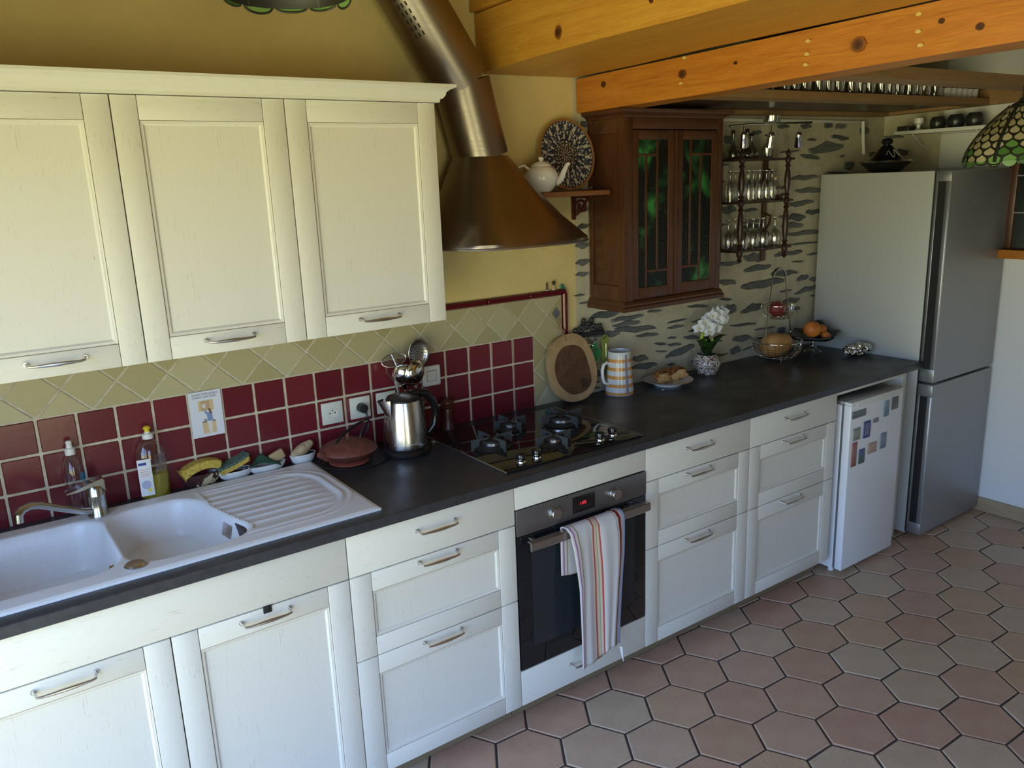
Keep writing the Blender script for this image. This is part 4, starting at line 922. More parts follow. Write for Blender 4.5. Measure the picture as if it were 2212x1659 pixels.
shape('cupboard', [(.27, .20), (.74, .20), (.74, .43), (.27, .43)], 'card_tan'); shape('cupboard_inside', [(.35, .21), (.62, .21), (.62, .42), (.35, .42)], 'card_tan_dark', 2)
shape('pot', [(.37, .28), (.50, .28), (.49, .35), (.46, .37), (.40, .37)], 'card_beige', 3)
shape('counter', [(.33, .68), (.75, .68), (.75, .93), (.33, .93)], 'card_tan'); shape('counter_top', [(.33, .655), (.75, .655), (.75, .69), (.33, .69)], 'card_greybrown', 2)
shape('trousers', [(.48, .66), (.65, .66), (.62, .92), (.53, .92)], 'card_beige', 3)
shape('jumper', [(.41, .43), (.44, .42), (.56, .485), (.66, .49), (.67, .66), (.50, .66), (.50, .54)], 'card_blue', 4)
shape('hair', [(.55, .40), (.61, .38), (.64, .43), (.67, .50), (.58, .50), (.59, .44)], 'card_brown', 5); shape('face', [(.54, .41), (.58, .41), (.58, .46), (.55, .46)], 'card_skin', 5)
shape('sink_tap', [(.40, .62), (.46, .60), (.48, .63), (.46, .66), (.40, .66)], 'card_greybrown', 3)
for k, (s_, z_, w_) in enumerate((('RANGER VOTRE VAISSELLE', .082, .80), ('STORING YOUR DISHES', .145, .74))):
    b = B(); b2 = text_bm(s_, .0088, (0, 0, 0), (1, 0, 0), (0, 0, 1), .0001); xs2 = [v.co.x for v in b2.verts]; wd = max(xs2)-min(xs2)
    bmesh.ops.transform(b2, matrix=Matrix.Translation((CX0+.011, -.0081, CZ1-(CZ1-CZ0)*z_)) @ Matrix.Diagonal(((CX1-CX0)*w_/wd, 1, 1, 1)), verts=b2.verts); b.add(b2); b.obj('heading', 'card_ink', cd, smooth=0)
# ---------------------------------------------------------------- things on the right half of the worktop
# round log board hanging on a string
m = mat('board_heart', (.1, .05, .02), .55); v = m.coord((3, 3, 2)); m.base(m.ramp(m.noise(v, 9, 6, .7, 1.5), [(.3, (.045, .020, .009)), (.55, (.105, .05, .022)), (.75, (.16, .085, .04))]))
m = mat('board_sap', (.42, .28, .13), .55); v = m.coord(); m.base(m.ramp(m.noise(v, 14, 5), [(.3, (.33, .20, .085)), (.7, (.47, .33, .17))]))
mat('bark', (.36, .25, .12), .8)
BC = Vector((.738, -.060, 1.0925))
bd = thing('log_board', (.741, -.05, WT), 'oval serving board cut from a log, leaning against the tiles', 'board')
def outline(sx, sz, seed, n=48, amp=.03, cut=True):
    rn = random.Random(seed); ph = [rn.uniform(0, 6) for _ in range(4)]; out = []
    for k in range(n):
        a = 2*PI*k/n; f = 1+amp*(math.sin(2*a+ph[0])*.5+math.sin(3*a+ph[1])*.5+math.sin(5*a+ph[2])*.25)
        out.append((sx*f*math.copysign(abs(math.cos(a))**.86, math.cos(a)), sz*f*math.copysign(abs(math.sin(a))**.86, math.sin(a))))
    return out
TLT = Matrix.Translation(BC) @ Matrix.Rotation(-.10, 4, 'Y') @ Matrix.Rotation(-.20, 4, 'X')
b = B(); b.prism(outline(.124, .149, 3), 'y', -.011, .011); bmesh.ops.bevel(b.bm, geom=[e for e in b.bm.edges if len(e.link_faces) == 2 and e.calc_face_angle(0) > 1.2], offset=.003, segments=2, affect='EDGES')
b.xf(TLT); b.obj('sapwood', 'board_sap', bd, smooth=40)
b = B(); b.prism([(p[0]-.002, p[1]-.008) for p in outline(.094, .106, 5, amp=.07)], 'y', -.0118, -.010); b.xf(TLT); b.obj('heartwood', 'board_heart', bd, smooth=0)
b = B(); b.prism([(p[0]+.042, p[1]-.078) for p in outline(.019, .024, 9, 20, amp=.3)], 'y', -.0124, -.011); b.xf(TLT); b.obj('knot', 'dark_turned', bd, smooth=0)
mat('leather_cord', (.30, .19, .09), .7)
top = TLT @ Vector((-.01, -.012, .138))
b = B(); b.tube([top, (.703, -.018, 1.27), (.699, -.016, 1.318), (.704, -.016, 1.318), (.716, -.02, 1.27), top+Vector((.006, 0, 0)), top+Vector((.002, -.004, -.016))], .0022, 6); b.obj('cord', 'leather_cord', bd)
hk = thing('adhesive_hook', (.701, -.006, 1.331), 'small grey diamond-shaped hook on the cream tiles', 'hook')
mat('hook_grey', (.17, .17, .20), .35, .4)
b = B(); b.prism([(.701, 1.356), (.722, 1.331), (.701, 1.306), (.680, 1.331)], 'y', -.0055, -.009); b.obj('plate', 'hook_grey', hk, smooth=0)
b = B(); b.tube([(.701, -.008, 1.322), (.701, -.018, 1.317), (.701, -.020, 1.326)], .0028, 8); b.obj('peg', 'hook_grey', hk)
# wrought iron key rack and what hangs on it
kr = thing('key_rack', (.868, -.01, 1.218), 'black wrought iron hook rack with scrollwork on the stone wall', 'rack')
b = B(); b.box(.772, .965, -.020, -.006, 1.207, 1.226, .001); b.obj('bar', 'cast_iron', kr)
def spiral(cx, cz, r, turns, a0, sgn=1, n=18): return [(cx+sgn*r*(1-.75*k/n)*math.cos(a0+turns*2*PI*k/n), -.013, cz+r*(1-.75*k/n)*math.sin(a0+turns*2*PI*k/n)) for k in range(n+1)]
for cx, cz, r, a0, sg in ((.800, 1.240, .018, 3.6, 1), (.836, 1.250, .024, 3.6, 1), (.905, 1.247, .023, 3.6, -1), (.945, 1.243, .019, 3.6, -1), (.850, 1.278, .017, 4.2, -1), (.892, 1.275, .017, 4.2, 1), (.870, 1.252, .022, 0, 1)):
    b = B(); b.tube(spiral(cx, cz, r, 1.3, a0, sg), .0045, 6, flat=.8); b.obj('scroll', 'cast_iron', kr)
for x in (.785, .828, .868, .905, .945):
    b = B(); b.tube([(x, -.02, 1.21), (x, -.024, 1.195), (x, -.032, 1.188), (x, -.037, 1.196)], .0022, 6); b.obj('hook', 'cast_iron', kr)
m = mat('thermo_green', (.22, .28, .05), .5)
t = thing('wall_thermometer', (.957, -.028, 1.022), 'long olive green thermometer hanging from the black rack', 'thermometer')
b = B(); pts = [(.0165*math.cos(a), .0165*math.sin(a)) for a in [PI*k/10 for k in range(11)]]; b.prism([(.957+p[0]*1.0, 1.190+p[1]) for p in pts]+[(.942, 1.026), (.945, 1.022), (.970, 1.022), (.972, 1.026)], 'y', -.026, -.031); b.obj('board', 'thermo_green', t, smooth=0)
b = B(); b.tube([(.962, -.0315, 1.165), (.962, -.0315, 1.07)], .0016, 6); b.obj('glass_tube', 'old_chrome', t)
b = B(); b.cyl((.959, -.0312, 1.196), (.959, -.0316, 1.196), .003, .003, 8); b.obj('hole', 'hole_black', t)
for k in range(9): b = B(); b.box(.946, .9515, -.0313, -.0309, 1.16-k*.0115, 1.1615-k*.0115); b.obj('mark', 'grey_print', t, smooth=0)
mat('tag_green', (.02, .20, .06), .45); mat('tag_edge', (.6, .6, .55), .5); mat('tag_brown', (.16, .05, .03), .5)
t = thing('map_pot_holder', (.893, -.034, 1.094), 'green map-shaped plaque with a white edge hanging from the rack', 'plaque')
om = [(.848, 1.162), (.868, 1.172), (.886, 1.176), (.899, 1.183), (.904, 1.176), (.909, 1.162), (.921, 1.147), (.929, 1.130), (.928, 1.120), (.918, 1.111), (.914, 1.100), (.903, 1.092), (.894, 1.096), (.886, 1.110), (.872, 1.118), (.858, 1.116), (.848, 1.125), (.842, 1.14)]
b = B(); b.prism([((p[0]-.887)*1.07+.887, (p[1]-1.137)*1.07+1.137) for p in om], 'y', -.033, -.035); b.obj('edge', 'tag_edge', t, smooth=0)
b = B(); b.prism(om, 'y', -.0352, -.037); b.obj('face', 'tag_green', t, smooth=0)
b = B(); b.prism([(.850, 1.138), (.908, 1.158), (.908, 1.152), (.851, 1.130)], 'y', -.0371, -.0376); b.obj('band', 'tag_brown', t, smooth=0)
for q in ((.895, .905, 1.145), (.883, .895, 1.125), (.862, .874, 1.165), (.870, .884, 1.121)): b = B(); b.prism([(q[0], q[2]), (q[1], q[2]+.005), (q[1], q[2]+.0025), (q[0], q[2]-.003)], 'y', -.0371, -.0376); b.obj('stroke', 'hole_black', t, smooth=0)
t = thing('corkscrew', (.835, -.036, 1.10), 'dark corkscrew hanging from the iron rack beside the board', 'corkscrew')
b = B(); b.tube([(.829, -.036, 1.197), (.822, -.036, 1.16), (.816, -.036, 1.13)], [.006, .005, .004], 8); b.tube([(.832, -.036, 1.197), (.840, -.036, 1.16), (.845, -.036, 1.12)], [.006, .006, .005], 8); b.obj('arms', 'dark_turned', t)
b = B(); b.lathe([(.010, 0), (.013, .003), (.010, .006), (.007, .003)], (.868, -.037, 1.172), 20, Euler((PI/2, 0, 0)).to_matrix()); b.obj('ring', 'old_chrome', t)
t = thing('bottle_opener', (.92, -.030, 1.10), 'thin steel opener hanging from the iron rack', 'opener')
b = B(); b.tube([(.912, -.030, 1.192), (.914, -.030, 1.15), (.915, -.030, 1.10)], [.003, .002, .002], 8); b.obj('shaft', 'steel_handle', t)
b = B(); b.tube([(.905+.010*math.cos(a), -.030, 1.176+.010*math.sin(a)) for a in [2*PI*k/14 for k in range(14)]], .0018, 6, closed=True); b.obj('ring', 'steel_handle', t)
# striped jug
m = mat('jug_stripes', (.7, .7, .68), .15); v = m.coord(); z = m.xyz(v)[2]; f = m.math('FRACT', m.math('DIVIDE', m.math('SUBTRACT', z, .002), .0372))
hstripe = m.math('GREATER_THAN', m.math('FRACT', m.math('ADD', f, .35)), .60)
hs = m.math('MULTIPLY', m.math('LESS_THAN', f, .40), m.math('GREATER_THAN', z, .005))
x = m.xyz(v)[0]; y = m.xyz(v)[1]; ang = m.math('ARCTAN2', y, x); vs_ = m.math('LESS_THAN', m.math('ABSOLUTE', m.math('ADD', ang, 1.72)), .11)
vs2 = m.math('MULTIPLY', vs_, m.math('MULTIPLY', m.math('GREATER_THAN', z, .008), m.math('LESS_THAN', z, .185)))
hs = m.math('MULTIPLY', hs, m.math('LESS_THAN', z, .178))
c1 = m.mix(hs, (.66, .67, .64), (.66, .30, .075)); m.base(m.mix(vs2, c1, (.27, .25, .31)))
Q = Vector((.987, -.092, WT+.0002))
jg = thing('striped_jug', Q, 'tall white jug with orange bands and one violet stripe', 'jug')
b = B(); b.lathe([(0, 0), (.062, 0), (.065, .003), (.0645, .012), (.060, .07), (.055, .13), (.052, .175), (.0525, .196), (.0505, .197), (.049, .19), (.051, .13), (.056, .05), (.055, .008), (0, .006)], Q, 40); jo = b.obj('body', 'jug_stripes', jg, smooth=60)
b = B(); b.tube([Q+Vector(p) for p in ((-.049, .008, .140), (-.066, .011, .150), (-.083, .013, .142), (-.090, .014, .118), (-.088, .014, .085), (-.080, .012, .060), (-.056, .009, .050))], [.008, .0085, .009, .009, .009, .0085, .008], 12, flat=.8); b.obj('handle', 'porcelain', jg)
# plate with torn brioche
m = mat('crust', (.3, .1, .03), .5); v = m.coord(); m.base(m.ramp(m.noise(v, 25, 5), [(.3, (.20, .055, .012)), (.5, (.36, .13, .03)), (.7, (.52, .25, .07))])); m.bump(m.noise(v, 40, 4), .5, .004)
m = mat('crumb', (.6, .35, .12), .9); v = m.coord(); m.base(m.ramp(m.noise(v, 45, 5), [(.3, (.48, .24, .07)), (.6, (.68, .43, .18))])); m.bump(m.noise(v, 90, 4), .9, .005)
PL = Vector((1.262, -.124, WT+.0002))
t = thing('cake_plate', PL, 'white plate with a fluted foot holding pieces of brioche', 'plate')
b = B(); b.lathe([(0, .002), (.060, .002), (.063, 0), (.066, .003), (.068, .010), (.085, .013), (.115, .024), (.117, .026), (.114, .0265), (.085, .017), (.06, .014), (0, .013)], PL, 44); b.obj('dish', 'porcelain', t, smooth=50)
mat('band_brown', (.42, .34, .22), .3); b = B(); b.lathe([(.1145, .0266), (.117, .0264), (.1175, .0250)], PL, 44); b.obj('rim_line', 'band_brown', t)
def lump(c, r, sc, rot, seed, matn, amp=.22):
    rn = random.Random(seed); b = B(); b.sphere((0, 0, 0), r, (1,1,1), 22, 14); ph = [rn.uniform(0, 6) for _ in range(6)]
    for v in b.bm.verts:
        d = v.co.normalized(); f = 1+amp*.5*math.sin(4*d.x+ph[0]+2*d.z)+amp*.5*math.sin(5*d.y+ph[1])+amp*.35*math.sin(9*d.z+ph[2]+4*d.x)+amp*.25*math.sin(15*d.x+11*d.y+ph[3])
        v.co *= f
    b.xf(Matrix.Translation(c) @ Euler(rot).to_matrix().to_4x4() @ Matrix.Diagonal((sc[0], sc[1], sc[2], 1))); return b
def brioche(name, c, seed, rz, L, label):
    t = thing(name, c, label, 'brioche', 'pieces of brioche'); b = lump(c+Vector((0, 0, .004)), .045, (L, .75, .68), (0, 0, rz), seed, None, .12); bmesh.ops.bisect_plane(b.bm, geom=b.bm.verts[:]+b.bm.edges[:]+b.bm.faces[:], plane_co=c+Vector((0, -.012, 0)), plane_no=(0, -1, -.25), clear_outer=True); b.obj('crust', 'crust', t, smooth=70)
    b = lump(c+Vector((0, -.011, -.004)), .039, (L, .42, .58), (.15, 0, rz), seed+3, None, .38); b.obj('torn_side', 'crumb', t, smooth=70); return t
brioche('brioche_piece', PL+Vector((-.045, -.006, .046)), 11, .1, 1.15, 'torn piece of golden brioche at the left of the plate')
brioche('brioche_piece', PL+Vector((.052, -.006, .044)), 17, -.15, 1.05, 'torn piece of golden brioche at the right of the plate')
b = lump(Vector((1.163, -.188, WT+.003)), .007, (1.1, .6, .4), (0, 0, .4), 3, None); tag(b.obj('crumb', 'porcelain'), 'pale crumb lying in front of the brioche plate', 'crumb')
# orchid
m = mat('speckled_pot', (.6, .55, .5), .15); v = m.coord((1, 1, 1.6)); m.base(m.ramp(m.noise(v, 85, 3, .7, .8), [(.42, (.10, .045, .025)), (.47, (.20, .11, .07)), (.52, (.62, .58, .52)), (.7, (.72, .69, .65))]))
mat('soil', (.05, .03, .02), .9); m = mat('orchid_leaf', (.025, .065, .012), .35); mat('orchid_stem', (.05, .09, .02), .5); mat('stake_brown', (.04, .02, .012), .6)
m = mat('petal_white', (.74, .74, .72), .6, Subsurface_Weight=.1); mat('petal_centre', (.60, .55, .25), .5); mat('bud_green', (.38, .50, .06), .5)
OP = Vector((1.548, -.105, WT+.0002))
t = thing('potted_orchid', OP, 'white orchid in a brown and white speckled pot', 'plant')
b = B(); b.lathe([(0, 0), (.040, 0), (.046, .003), (.047, .008), (.058, .025), (.066, .048), (.066, .060), (.060, .080), (.051, .094), (.050, .099), (.047, .099), (.055, .06), (.04, .015), (0, .012)], OP, 40); b.obj('pot', 'speckled_pot', t, smooth=60)
b = B(); b.lathe([(0, .086), (.054, .084)], OP, 24); b.obj('soil', 'soil', t)
def leaf(base, d, L, w, arch, mt='orchid_leaf', par=None, name='leaf'):
    d = Vector(d).normalized(); side = d.cross(Vector((0, 0, 1))).normalized(); b = B(); n = 12; vs = []
    for i in range(n+1):
        u = i/n; p = Vector(base)+d*L*u+Vector((0, 0, arch*math.sin(u*PI*.85)-.25*abs(arch)*u*u)); ww = w*math.sin(PI*min(1, .08+.92*u)**.75)*.5+.001
        nrm = Vector((0, 0, 1)); vs += [p-side*ww+nrm*ww*.45, p, p+side*ww+nrm*ww*.45]
    fs = [[3*i+k, 3*i+k+1, 3*i+k+4, 3*i+k+3] for i in range(n) for k in range(2)]; b.pydata(vs, fs)
    o = b.obj(name, mt, par, smooth=80); o.modifiers.new('s', 'SOLIDIFY').thickness = .0022; return o
LB = OP+Vector((0, 0, .092))
leaf(LB, (.72, -.25, .62), .135, .052, .03, par=t); leaf(LB, (-.75, -.2, .62), .135, .050, .03, par=t); leaf(LB, (-.4, -.6, .7), .10, .052, .02, par=t); leaf(LB, (.55, -.75, .25), .105, .045, -.02, par=t); leaf(LB, (.1, .3, .95), .12, .05, .01, par=t); leaf(LB, (-.62, -.35, .35), .095, .046, .012, par=t); leaf(LB, (.25, -.5, .8), .11, .055, .01, par=t)
fc = [(-.085, .212), (-.060, .235), (-.035, .215), (-.030, .245), (-.008, .258), (.010, .225), (.012, .262), (.038, .236), (.040, .262), (.062, .250), (.080, .262), (.075, .235), (-.028, .192), (.028, .200)]
for k, (sx, tp_) in enumerate(((-.028, .215), (.006, .235), (.055, .235))):
    b = B(); p0 = OP+Vector((sx*.35, .0, .085)); p1 = OP+Vector((sx, -.008, tp_)); b.tube([p0, p0*.6+p1*.4+Vector((.003, 0, 0)), p1], [.0024, .0022, .0018], 6); b.obj('stem', 'orchid_stem' if k < 2 else 'stake_brown', t)
def flower(c, r, yaw, pit):
    b = B(); rn = random.Random(int(c[0]*9999)); 
    for k, (a, rr, ww) in enumerate(((PI/2, 1, .62), (PI/2+2.2, .95, .55), (PI/2-2.2, .95, .55), (.25, 1.02, .95), (PI-.25, 1.02, .95))):
        n = 7; vs = []
        for i in range(n+1):
            u = i/n; w = r*ww*math.sin(PI*min(1, .1+.88*u)**.8)*.5; dx, dz = math.cos(a), math.sin(a)
            yy = -.22*r*math.sin(u*PI)-(.002 if k > 2 else 0)
            for sg in (-1, 0, 1): vs.append((dx*r*rr*u-sg*dz*w, yy+abs(sg)*.10*r, dz*r*rr*u+sg*dx*w))
        b.pydata(vs, [[3*i+q, 3*i+q+1, 3*i+q+4, 3*i+q+3] for i in range(n) for q in range(2)])
    b.m(1).sphere((0, -.15*r, -.05*r), r*.16, (1, 1.3, 1.1), 10, 6)
    b.xf(Matrix.Translation(c) @ Matrix.Rotation(yaw, 4, 'Z') @ Matrix.Rotation(pit, 4, 'X')); o = b.obj('flower', ['petal_white', 'petal_centre'], t, smooth=70); return o
for k, (dx, dz) in enumerate(fc):
    flower(OP+Vector((dx*.95, -.02-.022*((k*37) % 5)/5, dz*1.14-.004)), .036+.005*((k*13) % 3)/3, -.55+.35*math.sin(k*2.3), .25*math.sin(k*1.7))
for dx, dz in ((-.058, .205), (-.046, .208), (-.036, .170), (.012, .168), (-.062, .192)):
    b = B(); b.sphere(OP+Vector((dx, -.02, dz)), .0085, (1, 1, 1.25), 12, 8); b.tube([OP+Vector((dx, -.02, dz)), OP+Vector((dx*.7, -.01, dz-.012))], .0012, 5); b.obj('bud', 'bud_green', t)
# two-tier wire basket
BK = Vector((2.055, -.128, WT)); WR = .0016
t = thing('wire_fruit_basket', BK, 'two-tier chrome wire fruit basket with an arched handle', 'basket')
def wire_bowl(c, R, r, h, nrib, nring, name):
    b = B(); seg = 36
    def circ(rr, z): return [c+Vector((rr*math.cos(2*PI*k/seg), rr*math.sin(2*PI*k/seg), z)) for k in range(seg)]
    b.tube(circ(R, h), .0028, 6, closed=True)
    def prof(u): return (r+(R-r)*math.sin(u*PI/2)**.8, h*(1-math.cos(u*PI/2)))
    for k in range(1, nring): q = prof(k/nring); b.tube(circ(*q), .0011, 5, closed=True)
    b.tube(circ(r, 0), .0025, 6, closed=True)
    for k in range(nrib):
        a = 2*PI*k/nrib; b.tube([c+Vector((prof(u/6)[0]*math.cos(a), prof(u/6)[0]*math.sin(a), prof(u/6)[1])) for u in range(7)], .0011, 5)
    for k in range(-3, 4): d = k*r/3.5; w = math.sqrt(r*r-d*d); b.tube([c+Vector((-w, d, 0)), c+Vector((w, d, 0))], .0011, 5)
    return b.obj(name, 'chrome', t, smooth=60)
wire_bowl(BK+Vector((0, 0, .012)), .128, .062, .085, 22, 9, 'lower_bowl')
wire_bowl(BK+Vector((-.005, 0, .215)), .082, .038, .070, 18, 7, 'upper_bowl')
for a in (.6, 2.5, 4.2, 5.4): b = B(); b.sphere(BK+Vector((.058*math.cos(a), .058*math.sin(a), .007)), .007, seg=12, rings=8); b.obj('foot', 'chrome', t)
rt = [(-.128, -.02, .097)]; 
for k in range(0, 13): a = PI-k*PI/12; rt.append((-.006+.052*math.cos(a), 0, .418+.050*math.sin(a)))
rt.append((.128, .01, .097))
b = B(); b.tube([BK+Vector(p) for p in rt], .0032, 8); b.obj('frame', 'chrome', t)
b = B(); b.tube([BK+Vector(p) for p in rt[2:13]], .0075, 10); b.obj('grip', 'old_chrome', t)
m = mat('melon_skin', (.5, .28, .1), .45); v = m.coord(); m.base(m.ramp(m.noise(v, 12, 4), [(.3, (.46, .21, .055)), (.7, (.60, .34, .12))]))
b = B(); mt = Euler((0, PI/2-.1, -.25)).to_matrix(); prf = [(0, -.083), (.03, -.080), (.052, -.062), (.061, -.03), (.060, .005), (.052, .035), (.045, .058), (.036, .078), (.016, .086), (.009, .084), (0, .085)]
b.lathe(prf, BK+Vector((-.018, -.008, .079)), 28, mt); q_ = tag(b.obj('butternut_squash', 'melon_skin', smooth=60), 'orange-tan squash lying in the lower wire basket', 'squash')
b = B(); b.lathe([(.0105, .0835), (.010, .089), (.006, .091), (0, .091)], BK+Vector((-.018, -.008, .079)), 12, mt); b.obj('stalk', 'stake_brown', q_)
m = mat('mango_skin', (.25, .04, .03), .35); v = m.coord(); x = m.xyz(v)[0]; m.base(m.ramp(m.math('MULTIPLY_ADD', x, 9., .5), [(.2, (.28, .030, .025)), (.5, (.26, .05, .025)), (.8, (.16, .13, .03))]))
b = B(); b.sphere(BK+Vector((-.005, 0, .262)), .045, (1.4, 1, .88), 28, 16, rot=(0, .1, .2)); tag(b.obj('mango', 'mango_skin', smooth=60), 'red and green mango in the upper wire basket', 'mango')
# black pedestal plate with fruit
FP = Vector((2.318, -.160, WT+.0002))
t = thing('pedestal_fruit_plate', FP, 'square black fruit plate on a clear glass foot beside the fridge', 'plate')
mat('black_glass', (.010, .010, .011), .08)
b = B(); b.lathe([(0, .001), (.045, .001), (.048, .006), (.030, .014), (.018, .03), (.016, .055), (.022, .066), (0, .068)], FP, 28); b.obj('foot', 'glass', t, smooth=50)
b = B(); n = 16; vs = []
for j in range(n+1):
    for i in range(n+1):
        u, w = i/n*2-1, j/n*2-1; rr = max(abs(u), abs(w)); x, y = u*.118, w*.118; vs.append((FP.x+x*math.cos(.45)-y*math.sin(.45), FP.y+x*math.sin(.45)+y*math.cos(.45), FP.z+.068+.030*rr**2.2+.010*(u*u*w*w)))
b.pydata(vs, [[j*(n+1)+i, j*(n+1)+i+1, (j+1)*(n+1)+i+1, (j+1)*(n+1)+i] for j in range(n) for i in range(n)]); o = b.obj('plate', 'black_glass', t, smooth=60); o.modifiers.new('s', 'SOLIDIFY').thickness = .005
m = mat('peach_skin', (.6, .2, .03), .5); v = m.coord(); m.base(m.ramp(m.noise(v, 9, 3), [(.3, (.42, .07, .015)), (.5, (.66, .22, .03)), (.7, (.74, .33, .06))]))
def fruit(name, c, r, mt, label, cat, sc=(1, 1, .94)):
    b = B(); b.sphere((0, 0, 0), r, sc, 28, 18)
    for v in b.bm.verts:
        a = math.atan2(v.co.y, v.co.x); d = v.co.length/r; v.co *= 1-.05*math.exp(-((a-1.9)/.25)**2)-.10*math.exp(-((v.co.x**2+v.co.y**2)/(r*.22)**2))*(1 if v.co.z > 0 else .3)
    b.xf(Matrix.Translation(c)); o = tag(b.obj(name, mt, origin=c-Vector((0, 0, r*sc[2])), smooth=70), label, cat); q = B(); q.cyl(c+Vector((0, 0, r*sc[2]*.84)), c+Vector((.001, 0, r*sc[2]*.98)), .002, .0015, 6); q.obj('stalk', 'stake_brown', o); return o
fruit('orange', FP+Vector((-.058, -.030, .136)), .045, 'peach_skin', 'large orange-yellow fruit, biggest on the black plate', 'fruit', (1, 1, .97))
fruit('peach', FP+Vector((.035, -.015, .118)), .034, 'peach_skin', 'orange peach in the middle of the black plate', 'fruit')
fruit('peach', FP+Vector((.004, -.072, .097)), .024, 'peach_skin', 'small red-orange peach at the front of the black plate', 'fruit')
m = mat('avocado_skin', (.012, .014, .010), .45); v = m.coord(); m.bump(m.noise(v, 90, 3), .8, .003)
fruit('avocado', FP+Vector((.095, .040, .127)), .034, 'avocado_skin', 'dark avocado at the fridge end of the black plate', 'fruit', (1.15, 1, .95))
fruit('plum', FP+Vector((.075, -.028, .105)), .022, 'avocado_skin', 'small dark plum between peach and avocado', 'fruit')
# foil parcel
m = mat('foil', (.75, .75, .73), .16, 1.); v = m.coord(); vo = m.n.new('ShaderNodeTexVoronoi'); vo.inputs['Scale'].default_value = 55; m.link(v, vo.inputs[0]); m.bump(vo.outputs['Distance'], 1.0, .012)
b = B(); b2 = bmesh.new(); bmesh.ops.create_icosphere(b2, subdivisions=4, radius=.05); rn = random.Random(5)
for v_ in b2.verts: v_.co = Vector((v_.co.x*1.55, v_.co.y*.95, v_.co.z*.68))*(1+rn.uniform(-.085, .085))+Vector((.012*math.sin(40*v_.co.z), 0, 0))
bmesh.ops.transform(b2, matrix=Matrix.Translation((2.395, -.37, WT+.0365)) @ Matrix.Rotation(-.35, 4, 'Z'), verts=b2.verts); b.add(b2)
tag(b.obj('foil_parcel', 'foil', smooth=0), 'crumpled aluminium foil parcel on the worktop by the fridge', 'foil')
# ---------------------------------------------------------------- small white fridge under the worktop
wf = thing('small_white_fridge', (2.07, -.4, 0), 'small white under-counter fridge covered in magnets', 'fridge')
WX_0, WX_1, WFY = 1.838, 2.272, -.702
b = B(); b.box(WX_0+.004, WX_1-.004, -.655, -.09, .022, .838, .004); b.obj('body', 'white_enamel', wf)
b = B(); b.box(WX_0, WX_1, WFY, -.664, .026, .842, .006, 3); dr = b.obj('door', 'white_enamel', wf)
b = B(); b.box(WX_0-.001, WX_1+.001, WFY-.001, -.664, .8425, .857, .004); b.obj('door_cap', 'white_plastic', dr)
b = B(); b.box(WX_0+.045, WX_1-.012, WFY-.0022, WFY+.012, .826, .850, .003); tag(b.obj('grip_channel', 'socket_white', dr), label='grey recessed grip along the door top')
b = B(); b.box(WX_0+.003, WX_1-.003, -.6645, -.6545, .03, .84); b.obj('door_seal', 'fridge_trim', wf, smooth=0)
b = B(); b.box(WX_0, WX_1, -.66, -.08, .839, .857, .003); b.obj('top', 'fridge_trim', wf)
for x in (WX_0+.03, WX_1-.03):
    for y in (-.63, -.12): b = B(); b.cyl((x, y, 0), (x, y, .024), .014, .012, 14); b.obj('foot', 'white_plastic', wf)
def magnet(x0, x1, z0, z1, label, cols, ndir='z', name='fridge_magnet', scale=60):
    m = mat('magnet_%d' % len(MATS), rough=.35); v = m.coord(); z = m.xyz(v)[2]
    m.base(m.mix(.45, m.ramp(m.math('DIVIDE', z, z1-z0), cols), m.ramp(m.noise(v, scale, 3), [(.35, cols[0][1]), (.65, cols[-1][1])])))
    b = B(); b.box(x0, x1, WFY-.0048, WFY-.0006, z0, z1, .0006); o = b.obj(name, list(MATS)[-1], origin=((x0+x1)/2, WFY, z0)); return tag(o, label, 'magnet', 'fridge magnets')
dx = -.028
magnet(1.874+dx, 1.980+dx, .780, .813, 'wide landscape magnet, top left on the small fridge', [(0, (.18, .15, .13)), (.4, (.10, .13, .13)), (.8, (.16, .26, .30)), (1, (.1, .12, .15))])
mg = magnet(1.973+dx, 2.024+dx, .668, .748, 'dark blue framed magnet in the middle of the magnet group', [(0, (.03, .035, .12)), (.2, (.30, .32, .42)), (.8, (.28, .29, .40)), (1, (.03, .035, .12))])
for a0, a1, c0, c1 in ((1.973+dx, 1.980+dx, .668, .748), (2.017+dx, 2.024+dx, .668, .748), (1.98+dx, 2.017+dx, .741, .748), (1.98+dx, 2.017+dx, .668, .675)):
    b = B(); b.box(a0, a1, WFY-.0054, WFY-.0046, c0, c1); b.obj('frame_bar', 'ink_blue', mg, smooth=0)
magnet(2.050+dx, 2.090+dx, .728, .748, 'tiny dark magnet, smallest on the white fridge', [(0, (.13, .13, .12)), (1, (.3, .3, .27))])
magnet(2.136+dx, 2.174+dx, .741, .817, 'narrow blue sea-view magnet near the top right', [(0, (.13, .17, .22)), (.5, (.10, .20, .26)), (1, (.22, .32, .42))])
magnet(2.200+dx, 2.252+dx, .762, .822, 'dark grey picture magnet, rightmost at the top', [(0, (.18, .15, .13)), (.5, (.1, .1, .1)), (1, (.07, .08, .08))])
magnet(1.890+dx, 1.944+dx, .672, .730, 'pale green picture magnet with a dark edge, at the left', [(0, (.22, .25, .2)), (.6, (.38, .42, .35)), (1, (.2, .23, .2))])
magnet(1.889+dx, 1.926+dx, .546, .663, 'tall pink and red magnet at the far left', [(0, (.20, .10, .08)), (.6, (.42, .24, .19)), (1, (.38, .09, .08))])
magnet(1.949+dx, 1.994+dx, .547, .618, 'blue and green landscape magnet, lowest in the group', [(0, (.10, .15, .06)), (.4, (.08, .14, .09)), (.7, (.10, .16, .26)), (1, (.04, .09, .26))])
magnet(2.020+dx, 2.090+dx, .580, .631, 'beige and brown map magnet, square shaped', [(0, (.42, .28, .22)), (.5, (.5, .38, .32)), (1, (.42, .28, .22))])
